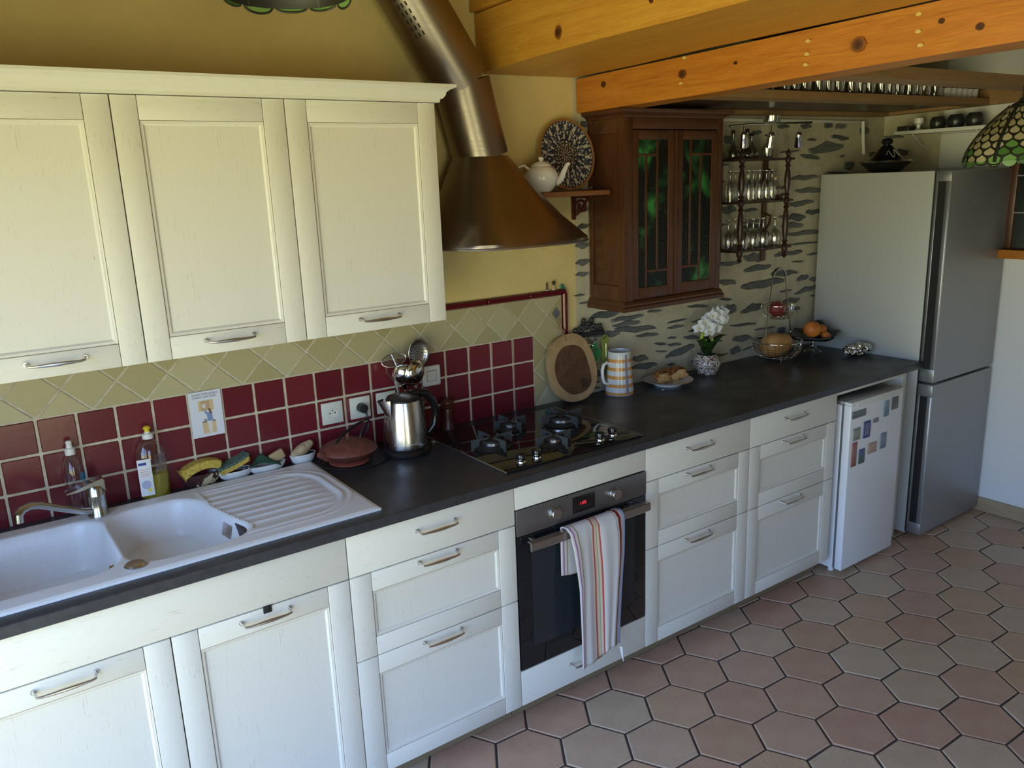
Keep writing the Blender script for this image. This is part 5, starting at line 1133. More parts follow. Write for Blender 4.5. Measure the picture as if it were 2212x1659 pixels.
magnet(2.124+dx, 2.170+dx, .583, .660, 'grey-blue building-shaped magnet at the right', [(0, (.12, .16, .2)), (.5, (.25, .28, .33)), (1, (.18, .22, .3))])
# ---------------------------------------------------------------- tall grey fridge freezer
tf = thing('tall_fridge_freezer', (2.81, -.36, 0), 'tall grey fridge-freezer with two doors at the end of the worktop', 'fridge')
FX0, FX1, FDY, FBY = 2.502, 3.098, -.722, -.640
b = B(); b.box(FX0, FX1, FBY, -.03, .012, 1.862, .004); b.obj('body', 'fridge_side', tf)
def fdoor(z0, z1, name, hz0, hz1):
    # left edge carries a vertical grip channel
    b = B(); b.box(FX0+.001, FX1, FDY, FBY-.008, z0, z1, .004, 2)
    d = b.obj(name, ['fridge_grey'], tf, smooth=30)
    b = B(); b.box(FX0-.0008, FX0+.004, FDY+.018, FBY-.014, hz0, hz1, .001); b.obj('grip_recess', 'dark_gap', d, smooth=0)
    b = B(); b.box(FX0-.003, FX0+.003, FBY-.022, FBY-.010, hz0, hz1, .001).box(FX0-.0035, FX0+.003, FDY+.002, FDY+.022, hz0, hz1, .002); b.obj('grip_rail', 'fridge_trim', d)
    for a_, c_ in ((hz1, z1-.003), (z0+.003, hz0)): b = B(); b.box(FX0-.0015, FX0+.004, FDY+.001, FBY-.009, a_, c_, .001); b.obj('edge_cap', 'fridge_trim', d)
    return d
d = fdoor(.838, 1.862, 'upper_door', .905, 1.812)
mat('logo_fridge', (.42, .40, .36), .35, .6)
b = B(); b.box(2.72, 2.785, FDY-.0010, FDY-.0002, 1.708, 1.718); b.obj('badge', 'logo_fridge', d, smooth=0)
fdoor(.024, .826, 'freezer_door', .085, .765)
b = B(); b.box(FX0+.004, FX1-.004, FBY-.008, FBY, .02, 1.86); b.obj('door_seals', 'dark_gap', tf, smooth=0)
for x in (FX0+.05, FX1-.05):
    for y in (-.6, -.08): b = B(); b.cyl((x, y, 0), (x, y, .014), .02, .02, 12); b.obj('foot', 'black_plastic', tf)
# tajine on top of it
TJ = Vector((2.655, -.30, 1.8625))
t = thing('tajine', TJ, 'small black tajine with white writing, standing on the tall fridge', 'tajine')
mat('tajine_black', (.010, .010, .011), .18)
b = B(); b.lathe([(0, 0), (.065, 0), (.075, .004), (.118, .042), (.124, .050), (.122, .054), (0, .054)], TJ, 36); b.obj('dish', 'tajine_black', t)
b = B(); b.lathe([(.1245, .049), (.1265, .053), (.1245, .058), (.120, .057)], TJ, 36); b.obj('steel_rim', 'old_chrome', t)
b = B(); b.lathe([(.118, .055), (.10, .060), (.075, .075), (.052, .100), (.034, .122), (.026, .130), (.018, .134), (.018, .138), (.026, .143), (.029, .152), (.026, .162), (.014, .168), (0, .169)], TJ, 36); b.obj('lid', 'tajine_black', t)
mat('chalk', (.45, .43, .38), .6)
b = B(); pts = []
for k in range(26): u = k/25; a = -2.6+1.4*u; z_ = .086+.018*math.sin(u*14)+.014*u; r = .052+(.100-z_)*.92+.002; pts.append(TJ+Vector((r*math.cos(a), r*math.sin(a), z_)))
b.tube(pts, .0016, 5); b.obj('writing', 'chalk', t)
# ---------------------------------------------------------------- extractor hood
hd_ = thing('extractor_hood', (.29, -.10, 1.66), 'brushed steel extractor hood with a slanting round duct', 'hood')
HC = Vector((.285, -.108, 1.978)); n = 40
def rim(k, s=1., dz=0.):
    a = 2*PI*k/n; c_, s_ = math.cos(a), math.sin(a)      # a=0 -> right, a=-pi/2 -> towards the room
    hx = .315*s
    x = math.copysign(abs(c_)**.62, c_)*hx
    y = (s_*.235-.245 if s_ < 0 else -.245+.238*abs(s_)**.5)
    return Vector((.285+x, -.012+(y+.012-.0)*s if s < 1 else y, 1.664+dz))
b = B(); vs = []
for k in range(n): vs.append(rim(k))
for k in range(n): vs.append(rim(k, 1, .016))
for st in (.33, .66, 1.):
    for k in range(n):
        a = 2*PI*k/n; lo = rim(k, 1, .016); hi = HC+Vector((.104*math.cos(a), .100*math.sin(a), 0)); u = st; vs.append(lo.lerp(hi, u)+Vector((0, 0, -.022*math.sin(u*PI))))
fs = [[r*n+k, r*n+(k+1) % n, (r+1)*n+(k+1) % n, (r+1)*n+k] for r in range(4) for k in range(n)]
b.pydata(vs, fs); b.obj('canopy', 'hood_steel', hd_, smooth=50)
b = B(); b.tube([rim(k)+Vector((0, 0, .002)) for k in range(n)], .0038, 8, closed=True); b.obj('rim', 'satin_steel', hd_)
b = B(); b.pydata([rim(k, 1, .010) for k in range(n)], [list(range(n))]); b.obj('filter_plate', 'brushed_steel', hd_, smooth=0)
p1 = HC+Vector((-.068, 0, .255)); p2 = Vector((-.15, -.108, 2.76))
def duct(a, c, r, name): b = B(); b.cyl(a, c, r, r, 44, caps=False); return b.obj(name, 'hood_steel', hd_, smooth=50)
duct(HC+Vector((.001, 0, -.004)), p1, .103, 'lower_duct'); up_ = duct(p1, p2, .1045, 'upper_duct')
b = B(); ax = (p2-p1).normalized()
q = (p1+Vector((.02, -.1040, .02))); b.sphere(q, .0028, seg=8, rings=6); b.obj('screw', 'chrome', up_)
u_ = Vector((0, -1, 0)); w_ = ax.cross(u_).normalized()
for i in range(3):
    for j in range(9):
        a = -1.05+.14*i; d_ = (u_*math.cos(a)+w_*math.sin(a)); p = p1+ax*(.225+.026*j)+d_*.1047; b = B(); b.tube([p-ax*.007, p+ax*.007], .0026, 5); b.obj('vent_slot', 'hole_black', up_, smooth=0)
# ---------------------------------------------------------------- beams
def zc(x, y): return 2.145+.0135*(-y)+.008*(x-.84)
def beam(name, x0, x1, y0, y1, h0, h1, mt, label, cat='beam', gx=0):
    b = B(); vs = []; N = 14; rn = random.Random(len(label))
    for i in range(N+1):
        y = y0+(y1-y0)*i/N; wob = [rn.uniform(-.004, .004) for _ in range(4)]
        z_ = lambda h: zc(.84, y)+h
        vs += [(x0+wob[0], y, z_(h0)+wob[1]), (x1, y, z_(h0)+wob[2]*.6), (x1, y, z_(h1)), (x0+wob[3], y, z_(h1))]
    fs = [[4*i+k, 4*i+(k+1) % 4, 4*i+4+(k+1) % 4, 4*i+4+k] for i in range(N) for k in range(4)]+[[0, 1, 2, 3], [4*N, 4*N+1, 4*N+2, 4*N+3]]
    b.pydata(vs, fs); return tag(b.obj(name, mt, origin=((x0+x1)/2, y0, zc(.84, y0)+h0), smooth=25), label, cat)
bm1 = beam('ceiling_beam', .357, .828, -.001, -4.85, .140, .345, 'beam_pine_light', 'thick golden pine beam beside the hood duct, nearer the camera')
beam('ceiling_beam', .335, .82, -.001, -4.85, .352, .56, 'beam_pine_light', 'upper pine timber lying on the thick golden beam')
bm2 = beam('ceiling_beam', .842, .965, -.001, -4.85, 0, .136, 'beam_pine', 'orange knotty pine beam above the wooden glass-door cabinet')
m = mat('knot_wood', (.12, .04, .01), .5); x_ = m.xyz(m.coord()); rr_ = m.math('SQRT', m.math('ADD', m.math('MULTIPLY', x_[1], x_[1]), m.math('MULTIPLY', x_[2], x_[2])))
m.base(m.ramp(m.math('MULTIPLY', rr_, 30.), [(.1, (.05, .016, .005)), (.35, (.10, .030, .006)), (.75, (.33, .11, .015))])); mat('filler_spot', (.62, .45, .12), .6)
def spot(par, x, y, z, ry, rz, mt, name):
    b = B(); b.prism([(y+ry*math.cos(2*PI*k/14)*(1+.12*math.sin(3*k)), z+rz*math.sin(2*PI*k/14)) for k in range(14)], 'x', x+.012, x-.0052); b.obj(name, mt, par, origin=(x, y, z), smooth=0)
for y, z, r in ((-.169, 2.243, .012), (-.585, 2.230, .015), (-1.263, 2.227, .021), (-1.50, 2.25, .007), (-.82, 2.236, .005), (-1.60, 2.22, .009)): spot(bm2, .842, y, z, r*1.15, r, 'knot_wood', 'knot')
for y, z in ((-.595, 2.283), (-1.094, 2.225), (-1.091, 2.195), (-1.095, 2.262), (-1.439, 2.234), (-1.437, 2.278), (-1.448, 2.198), (-.58, 2.20)): spot(bm2, .842, y, z, .008, .005, 'filler_spot', 'filler_spot')
spot(bm1, .357, -.496, 2.349, .016, .022, 'knot_wood', 'knot'); spot(bm1, .357, -.92, 2.37, .009, .012, 'knot_wood', 'knot')
# glass rack of joists hung below the ceiling behind the orange beam
rk = thing('glass_rack', (1.9, -.5, 2.15), 'wooden rack of joists under the ceiling, filled with drinking glasses', 'rack')
def joist(x0, x1, y0, y1, h0, h1, name='joist', mt='joist_wood'):
    b = B(); vs = []
    for x, y in ((x0, y0), (x1, y0), (x1, y1), (x0, y1)): vs.append((x, y, zc(x, y)+h0))
    for x, y in ((x0, y0), (x1, y0), (x1, y1), (x0, y1)): vs.append((x, y, zc(x, y)+h1))
    b.pydata(vs, [[0, 1, 2, 3], [4, 5, 6, 7], [0, 1, 5, 4], [1, 2, 6, 5], [2, 3, 7, 6], [3, 0, 4, 7]]); return b.obj(name, mt, rk, smooth=0)
joist(.966, 2.985, -.105, -.008, 0, .030); joist(.966, 2.985, -.63, -.53, 0, .030); joist(.966, 3.12, -1.15, -1.05, 0, .040); joist(.966, 3.12, -1.75, -1.65, 0, .040); joist(.966, 3.12, -2.4, -2.3, 0, .040)
joist(2.985, 3.045, -1.049, -.02, 0, .075, 'end_board')
joist(.966, 2.985, -.528, -.107, .016, .029, 'rack_board', 'dark_turned')
clear_glass('bright_glass', (.92, .92, .9), .22)
def tumbler(name, c, r, h, label, cat='glass', group=None, foot=False):
    b = B(); pr = [(0, .0003), (r*.82, .0003), (r*.86, .003), (r, h), (r*.95, h), (r*.80, .008), (0, .007)]
    b.lathe(pr, c, 16); return tag(b.obj(name, 'bright_glass', origin=c, smooth=50), label, cat, group)
g0 = None; gl = 'drinking glass standing in a row on the ceiling rack'
for row, (y, xa, xb, dxx) in enumerate(((-.575, 1.26, 2.60, .076), (-.058, 1.55, 2.80, .075))):
    x = xa; k = 0
    while x < xb:
        c = Vector((x, y+.008*math.sin(k*2.1), zc(x, y)+(.0308 if row == 0 else .0308)))
        h = .095 if row == 0 else .075
        tumbler('drinking_glass', c, (.030 if row == 0 else .025)+.004*(k % 3)*.5, h+.012*math.sin(k*1.3), 'drinking glass in the front row of the ceiling rack' if row == 0 else 'small glass in the back row of the ceiling rack', group='glasses on the ceiling rack')
        x += dxx; k += 1
for k in range(6):
    x = 2.66+.052*k; c = Vector((x, -.575, zc(x, -.575)+.0308)); b = B(); b.lathe([(0, .0003), (.018, .0003), (.024, .02), (.025, .045), (.022, .045), (0, .01)], c, 14); tag(b.obj('egg_cup', 'porcelain', origin=c), 'small white cup at the right end of the ceiling rack', 'cup', 'white cups on the ceiling rack')
for k, x in enumerate((1.17, 1.235)):
    c = Vector((x, -.575, zc(x, -.575)+.0308)); b = B(); b.lathe([(0, .0003), (.022, .0003), (.028, .05), (.026, .05), (0, .01)], c, 16); b.tube([c+Vector(p) for p in ((-.026, -.004, .04), (-.045, -.004, .036), (-.046, -.004, .015), (-.026, -.004, .012))], .003, 6); tag(b.obj('small_cup', 'porcelain', origin=c), ('white' if k == 0 else 'second')+' handled cup at the left end of the ceiling rack', 'cup')
# ---------------------------------------------------------------- pine shelf with plate and teapot
sh = thing('bracket_shelf', (.84, -.06, 1.82), 'narrow pine shelf on a red scroll bracket, holding plate and teapot', 'shelf')
b = B(); b.box(.53, .874, -.165, -.004, 1.818, 1.838, .003); b.obj('board', 'shelf_pine', sh)
mat('bracket_red', (.085, .008, .010), .35)
b = B(); b.box(.800, .815, -.016, -.004, 1.718, 1.8175, .001); b.box(.800, .815, -.12, -.004, 1.806, 1.8175, .001); b.obj('bracket_arm', 'bracket_red', sh)
b = B(); b.tube([(.8075, -.06+.034*(1-.6*k/16)*math.cos(.6+k*.42)-.0, 1.772+.028*(1-.6*k/16)*math.sin(.6+k*.42)) for k in range(17)], .006, 8); b.tube([(.8075, -.10, 1.806), (.8075, -.085, 1.79), (.8075, -.045, 1.75), (.8075, -.014, 1.735)], .006, 8); b.obj('bracket_scroll', 'bracket_red', sh)
# decorated plate
m = mat('plate_pattern', (.1, .1, .2), .2); v = m.coord(); sx_ = m.xyz(v); X, Z_ = sx_[0], sx_[1]
R_ = m.math('SQRT', m.math('ADD', m.math('MULTIPLY', X, X), m.math('MULTIPLY', Z_, Z_))); A_ = m.math('ARCTAN2', Z_, X); rn_ = m.math('DIVIDE', R_, .145)
def pet(nn, r0, w, ph=0., amp=1.):
    a = m.math('COSINE', m.math('MULTIPLY_ADD', A_, nn, ph)); d = m.math('SUBTRACT', 1., m.math('DIVIDE', m.math('ABSOLUTE', m.math('SUBTRACT', rn_, r0)), w)); return m.math('MULTIPLY', m.math('GREATER_THAN', a, .62), m.math('GREATER_THAN', d, 0.))
p_ = m.math('MAXIMUM', pet(12., .11, .075), m.math('MAXIMUM', pet(24., .27, .02, 1.), m.math('MAXIMUM', pet(18., .36, .018, .5), m.math('MAXIMUM', pet(16., .50, .06, 0.), m.math('MAXIMUM', pet(32., .62, .045, .8), m.math('MAXIMUM', pet(16., .76, .075, 1.5), m.math('MAXIMUM', pet(48., .87, .03, 0.), pet(60., .95, .02, 0.))))))))
vo = m.n.new('ShaderNodeTexVoronoi'); vo.inputs['Scale'].default_value = 120; m.link(v, vo.inputs[0]); dots = m.math('MULTIPLY', m.math('LESS_THAN', vo.outputs['Distance'], .30), m.math('GREATER_THAN', rn_, .2))
basec = m.ramp(rn_, [(.0, (.03, .02, .025)), (.2, (.06, .035, .03)), (.45, (.028, .030, .05)), (.7, (.04, .045, .075)), (1, (.02, .025, .05))])
m.base(m.mix(m.math('MAXIMUM', p_, dots), basec, (.50, .46, .36)))
mat('plate_rim', (.30, .13, .03), .25)
PC = Vector((.744, -.062, 1.8385)); PR = .143
dp_ = thing('decorative_plate', PC, 'round plate with a blue and white mandala pattern and orange rim', 'plate')
MT = Matrix.Translation(PC+Vector((0, .0, .002))) @ Matrix.Rotation(-.16, 4, 'X') @ Matrix.Translation((0, 0, PR)) @ Matrix.Rotation(PI/2, 4, 'X')
b = B(); b.lathe([(0, .004), (.10, .006), (.128, .012), (.134, .014)], (0, 0, 0), 48); o = b.obj('painted_face', 'plate_pattern', dp_, origin=None if False else PC, smooth=60)
# keep the pattern centred on the plate: local frame lies in the plate plane
o.data.transform(Matrix.Translation(PC)); o.matrix_local = Matrix.Translation(-PC) @ MT
b = B(); b.lathe([(.134, .0140), (.139, .0165), (.143, .016), (.143, .012), (.11, .0), (0, -.002)], (0, 0, 0), 48); b.xf(MT); b.obj('rim', 'plate_rim', dp_, smooth=60)
mat('stand_wire', (.35, .25, .12), .4, .5)
b = B(); b.tube([PC+Vector(p) for p in ((.05, -.075, .012), (.07, -.06, .002), (.075, .02, .002), (.06, .055, .08))], .003, 6); b.tube([PC+Vector(p) for p in ((-.05, -.075, .012), (-.06, -.05, .002), (-.06, .02, .002), (-.05, .055, .08))], .003, 6); tag(b.obj('plate_stand', 'stand_wire', origin=PC), 'small brass wire stand holding the mandala plate', 'stand')
WTP = Vector((.562, -.112, 1.8385))
t = thing('white_teapot', WTP, 'round white porcelain teapot on the pine shelf', 'teapot')
b = B(); b.lathe([(0, 0), (.034, 0), (.038, .004), (.056, .024), (.066, .050), (.064, .072), (.052, .090), (.040, .098), (.036, .099)], WTP, 36); b.obj('body', 'porcelain', t, smooth=60)
b = B(); b.lathe([(.042, .098), (.040, .103), (.026, .113), (.010, .118), (.007, .121), (.011, .126), (.011, .131), (.006, .135), (0, .136)], WTP, 28); b.obj('lid', 'porcelain', t, smooth=60)
b = B(); dv = Vector((.93, -.36, 0)); b.tube([WTP+dv*r_+Vector((0, 0, z_)) for r_, z_ in ((.055, .035), (.080, .050), (.092, .075), (.105, .100), (.115, .107))], [.018, .014, .011, .008, .007], 14); b.obj('spout', 'porcelain', t, smooth=60)
b = B(); b.tube([WTP-dv*r_+Vector((0, 0, z_)) for r_, z_ in ((.048, .088), (.070, .104), (.092, .098), (.098, .075), (.088, .05), (.062, .040))], .0055, 10); b.obj('handle', 'porcelain', t, smooth=60)
# three little figures on the border tiles
F = Vector((.657, -.006, 1.4325)); t = thing('dark_figurine', F, 'tiny thin dark figurine on the red border, leftmost of three', 'figurine')
b = B(); b.lathe([(0, 0), (.0075, 0), (.0075, .003), (0, .003)], F, 12); b.obj('base', 'card_beige', t); b = B(); b.lathe([(.0035, .003), (.003, .018), (.0045, .024), (.0015, .0285), (.0035, .032), (0, .036)], F, 10); b.obj('body', 'dark_turned', t)
F = Vector((.692, -.006, 1.4325)); t = thing('painted_figurine', F, 'tiny figurine with dark hair on the red border, middle of three', 'figurine')
b = B(); b.lathe([(0, 0), (.008, 0), (.008, .003), (0, .003)], F, 12); b.obj('base', 'card_beige', t); b = B(); b.lathe([(.0065, .003), (.005, .014), (.006, .019), (0, .022)], F, 12); b.obj('body', 'tan_soap', t); b = B(); b.sphere(F+Vector((.001, 0, .030)), .0085, (1, .9, .95), 14, 10); b.obj('head', 'stake_brown', t)
mat('turquoise', (.02, .22, .14), .25)
F = Vector((.737, -.006, 1.4325)); t = thing('turquoise_snail', F, 'tiny turquoise snail-like ornament at the corner of the border', 'figurine')
b = B(); b.lathe([(0, -.004), (.0085, -.004), (.0105, 0), (.0085, .004), (0, .005)], F+Vector((0, 0, .010)), 18, Euler((PI/2, 0, .2)).to_matrix()); b.obj('shell', 'turquoise', t); b = B(); b.tube([F+Vector((-.008, -.002, .003)), F+Vector((.012, -.002, .003)), F+Vector((.015, -.002, .006))], [.003, .003, .002], 8); b.obj('foot', 'turquoise', t)
# ---------------------------------------------------------------- wooden cabinet with leaded doors
WC = thing('glass_door_cabinet', (1.19, -.11, 1.335), 'dark mahogany wall cabinet with two glass doors mottled dark and green', 'cabinet')
b = B(); cy = -.215
b.box(.902, .920, cy, -.004, 1.375, 2.118).box(1.458, 1.476, cy, -.004, 1.375, 2.118).box(.92, 1.458, cy, -.004, 1.375, 1.395).box(.92, 1.458, cy, -.004, 2.09, 2.118).box(.92, 1.458, -.012, -.004, 1.395, 2.09); b.obj('carcass', 'mahogany', WC, smooth=0)
b = B(); b.box(.9005, .9035, -.185, -.03, 1.44, 2.06, .001); b.obj('side_panel', 'mahogany', WC)
for (y0, y1, z0, z1) in ((-.214, -.185, 1.376, 2.117), (-.03, -.006, 1.376, 2.117), (-.185, -.03, 1.376, 1.44), (-.185, -.03, 2.06, 2.117)):
    b = B(); b.box(.894, .902, y0, y1, z0, z1, .0015); b.obj('side_frame', 'mahogany', WC)
for x0, x1 in ((.894, .944), (1.450, 1.482)): b = B(); b.box(x0, x1, cy-.012, cy+.004, 1.376, 2.117, .002); b.obj('front_stile', 'mahogany', WC)
b = B(); b.box(.944, 1.450, cy-.011, cy+.004, 2.072, 2.117, .002); b.obj('front_rail', 'mahogany', WC)
def mould(prof, z0, name):
    b = B(); n = len(prof); vs = []
    for st in range(4):
        for d, h in prof:
            vs.append({0: (.894-d, -.004, z0+h), 1: (.894-d, cy-.012-d, z0+h), 2: (1.482+d, cy-.012-d, z0+h), 3: (1.482+d, -.004, z0+h)}[st])
    fs = [[s_*n+i, s_*n+(i+1) % n, (s_+1)*n+(i+1) % n, (s_+1)*n+i] for s_ in range(3) for i in range(n)]+[list(range(n)), list(range(3*n, 4*n))]
    b.pydata(vs, fs); b.box(.894, 1.482, cy-.012, -.004, z0+.002, z0+max(p[1] for p in prof)-.002); return b.obj(name, 'mahogany', WC, smooth=30)
mould([(0, .0), (.014, .0), (.016, .016), (.010, .022), (.010, .030), (.002, .041), (0, .041)], 1.335, 'base_moulding')
mould([(0, 0), (.004, 0), (.006, .006), (.020, .014), (.030, .018), (.034, .026), (.034, .031), (0, .031)], 2.117, 'cornice')
m = mat('mottled_glass', (.01, .03, .012), .12); v = m.coord((1, 1, .8)); m.base(m.ramp(m.noise(v, 5.5, 3, .6, .4), [(.50, (.0035, .006, .004)), (.57, (.015, .07, .02)), (.66, (.04, .24, .05))])); m.bump(m.noise(m.coord(), 70, 4), .5, .004); m.p.inputs['Specular IOR Level'].default_value = .3  # dark base colour with green noise patches
def leaded(x0, x1, gx0, gx1, flip):
    z0, z1, g0, g1 = 1.382, 2.068, 1.428, 2.030; yf = cy-.014
    b = B(); b.box(gx0-.004, gx1+.004, yf+.009, yf+.013, g0-.004, g1+.004); d = b.obj('door', 'mahogany', WC, smooth=0)
    for a, c in ((x0, gx0), (gx1, x1)): b = B(); b.box(a, c, yf, yf+.018, z0, z1, .0025); b.obj('door_stile', 'mahogany', d)
    for a, c in ((z0, g0), (g1, z1)): b = B(); b.box(gx0, gx1, yf+.0006, yf+.018, a, c, .0025); b.obj('door_rail', 'mahogany', d)
    w, h = gx1-gx0, g1-g0; mw_ = .0055
    va, vb = (.27, .64) if not flip else (.62, .28)
    xa, xb = gx0+w*va, gx0+w*vb       # xa runs from the upper bar to the bottom, xb from the top to the lower bar
    zu, zl = g1-h*.10, g0+h*.11
    for x_, p0, p1_ in ((xa, g0, zu), (xb, zl, g1)): b = B(); b.box(x_-mw_, x_+mw_, yf+.003, yf+.0095, p0, p1_, .0012); b.obj('glazing_bar', 'mahogany', d)
    ua, ub = (gx0, xb) if not flip else (xb, gx1); la, lb = (xa, gx1) if not flip else (gx0, xa)
    b = B(); b.box(ua, ub, yf+.003, yf+.009, zu-mw_, zu+mw_, .001); b.obj('glazing_bar', 'mahogany', d)
    b = B(); b.box(la, lb, yf+.003, yf+.009, zl-mw_, zl+mw_, .001); b.obj('glazing_bar', 'mahogany', d)
    xs3 = sorted((xa, xb)); cuts = [gx0]+xs3+[gx1]
    for i in range(3): b = B(); b.box(cuts[i], cuts[i+1], yf+.0065, yf+.0088, g0, g1); b.obj('pane', 'mottled_glass', d, smooth=0)
    return d
d = leaded(.946, 1.189, .972, 1.146, False); d2 = leaded(1.191, 1.448, 1.232, 1.414, True)
b = B(); b.box(1.183, 1.197, cy-.020, cy-.012, 1.382, 2.068, .003); b.obj('meeting_bead', 'mahogany', WC)
b = B(); b.box(1.199, 1.207, cy-.017, cy-.0135, 1.68, 1.745, .001); b.obj('keyhole_plate', 'dark_turned', d2)
# ---------------------------------------------------------------- turned wall étagère and its glassware
ET = thing('turned_wall_shelf', (1.90, -.08, 1.465), 'dark three-tier wall shelf with turned posts on the stone wall', 'shelf')
EX0, EX1, EY = 1.715, 2.075, -.142
SHZ = (1.515, 1.742, 1.940)
for z_ in SHZ:
    b = B(); pts = [(EX0-.03, -.004), (EX0-.03, EY+.02)]+[(EX0-.02+(EX1-EX0+.04)*k/12, EY-.022+.012*abs(k-6)/6-.006*math.cos(k*PI/3)) for k in range(13)]+[(EX1+.03, EY+.02), (EX1+.03, -.004)]
    b.prism(pts, 'z', z_, z_+.010); b.obj('tier', 'dark_turned', ET, smooth=0)
def post(x, y):
    pr = [(0, 1.462), (.004, 1.466), (.010, 1.475), (.006, 1.487), (.011, 1.497), (.012, 1.513), (.012, 1.527)]
    for z0, z1 in ((1.527, 1.742), (1.754, 1.940)):
        L = z1-z0; pr += [(.010, z0+.004), (.0065, z0+.010), (.011, z0+.020), (.0065, z0+.030), (.0075, z0+.036), (.011, z0+.055), (.012, z0+L*.5), (.009, z1-.05), (.006, z1-.04), (.011, z1-.028), (.006, z1-.016), (.011, z1-.006), (.012, z1), (.012, z1+.012)]
    pr += [(.006, 1.957), (.009, 1.966), (.011, 1.974), (.006, 1.984), (.003, 1.988), (0, 1.996)]
    b = B(); b.lathe([(r*1.3, z) for r, z in pr], (x, y, 0), 14); b.obj('turned_post', 'dark_turned', ET, smooth=45)
post(EX0+.005, EY); post(EX1-.012, EY)
for x in (EX0+.005, EX1-.012): b = B(); b.box(x-.016, x+.016, -.016, -.004, 1.44, 1.955, .002); b.obj('back_post', 'mahogany', ET)
for x in (EX1-.012,):
    for z0 in (1.55, 1.77): b = B(); b.tube([(x, -.016, z0+.13), (x, -.05, z0+.12), (x, -.045, z0+.08), (x, -.02, z0+.05), (x, -.05, z0+.02)], .007, 8, flat=1.); b.obj('side_scroll', 'mahogany', ET)
def wineglass_mesh(R, hb, hs, tulip):
    # upside-down: bowl rim at z=0, stem above it, foot on top
    pr = [(R*tulip, .0004), (R*.96, hb*.22), (R, hb*.5), (R*.86, hb*.78), (R*.5, hb*.95), (.006, hb*1.03), (.0042, hb*1.15), (.0038, hb+hs*.8), (.006, hb+hs-.006), (R*.55, hb+hs-.002), (R*.95, hb+hs), (R*.95, hb+hs+.0015), (0, hb+hs+.003)]
    return B().lathe(pr, (0, 0, 0), 20)
b = wineglass_mesh(.029, .085, .055, .8); w1 = b.obj('wine_glass', 'bright_glass', origin=(0, 0, 0), smooth=60); d_w = w1.data; bpy.data.objects.remove(w1)
b = wineglass_mesh(.0215, .095, .045, .85); w1 = b.obj('flute', 'bright_glass', origin=(0, 0, 0), smooth=60); d_f = w1.data; bpy.data.objects.remove(w1)
def put(name, data, x, y, z, label, group):
    o = bpy.data.objects.new(name, data); COL.objects.link(o); o.location = (x, y, z); ORG[o] = Vector((x, y, z)); tag(o, label, 'glass', group)
for x, y in ((1.715, -.075), (1.765, -.12), (1.79, -.055), (1.85, -.115), (1.885, -.05), (1.925, -.115), (1.965, -.06), (2.02, -.112)):
    put('wine_glass', d_w, x, y, SHZ[0]+.0102, 'upturned wine glass on the bottom tier of the turned shelf', 'upturned wine glasses, bottom tier')
for x, y in ((1.70, -.09), (1.745, -.11), (1.775, -.06), (1.805, -.115), (1.845, -.11), (1.865, -.058), (1.892, -.11), (1.94, -.112), (1.925, -.06), (1.985, -.11), (1.97, -.05)):
    put('champagne_flute', d_f, x, y, SHZ[1]+.0102, 'upturned flute on the middle tier of the turned shelf', 'upturned flutes, middle tier')
clear_glass('smoked_glass', (.55, .55, .5), .12)
def decanter(c, r, h, neck, label, tilt=None):
    t = thing('decanter', c, label, 'decanter'); b = B(); b.lathe([(0, .0004), (r*.85, .0004), (r, r*.3), (r*.95, r*.9), (r*.6, r*1.5), (neck*1.2, r*2.0), (neck, h*.8), (neck*1.5, h)], c, 22); b.obj('bottle', 'smoked_glass', t, smooth=60)
    b = B(); b.lathe([(neck*.9, h-.01), (neck*.9, h), (neck*1.5, h+.004), (neck*1.3, h+.014), (0, h+.018)], c, 14); b.obj('stopper', 'dark_turned', t); return t
zt_ = SHZ[2]+.0102
decanter(Vector((1.720, -.085, zt_)), .034, .115, .007, 'small glass decanter at the left of the top tier')
decanter(Vector((1.800, -.100, zt_)), .032, .120, .008, 'round glass decanter in the middle of the top tier')
decanter(Vector((1.872, -.070, zt_)), .034, .105, .009, 'glass decanter nearest the spotlight, on the top tier')
tumbler('tumbler', Vector((1.945, -.105, zt_)), .028, .055, 'short glass tumbler on the top tier of the turned shelf'); tumbler('tumbler', Vector((1.995, -.075, zt_)), .027, .075, 'tall ribbed tumbler at the right of the top tier')
c = Vector((2.045, -.085, SHZ[1]+.0102)); b = B(); b.box(c.x-.04, c.x+.028, c.y-.03, c.y+.03, c.z, c.z+.022, .002); tag(b.obj('wooden_stand', 'mahogany'), 'small wooden block under the glass pitcher', 'block')
c = c+Vector((0, 0, .0223)); t = thing('glass_pitcher', c, 'glass pitcher with cork and curved handle on the middle tier', 'pitcher')
b = B(); b.lathe([(0, .0004), (.026, .0004), (.029, .02), (.028, .045), (.020, .062), (.015, .070), (.018, .082)], c, 22); b.obj('body', 'glass', t, smooth=60)
mat('cork', (.36, .25, .10), .8); b = B(); b.lathe([(.014, .075), (.0155, .088), (0, .089)], c, 16); b.obj('cork', 'cork', t)
b = B(); b.tube([c+Vector(p) for p in ((.018, -.012, .066), (.040, -.02, .070), (.050, -.024, .050), (.040, -.02, .022), (.026, -.012, .012))], .0032, 8); b.obj('handle', 'glass', t, smooth=60)
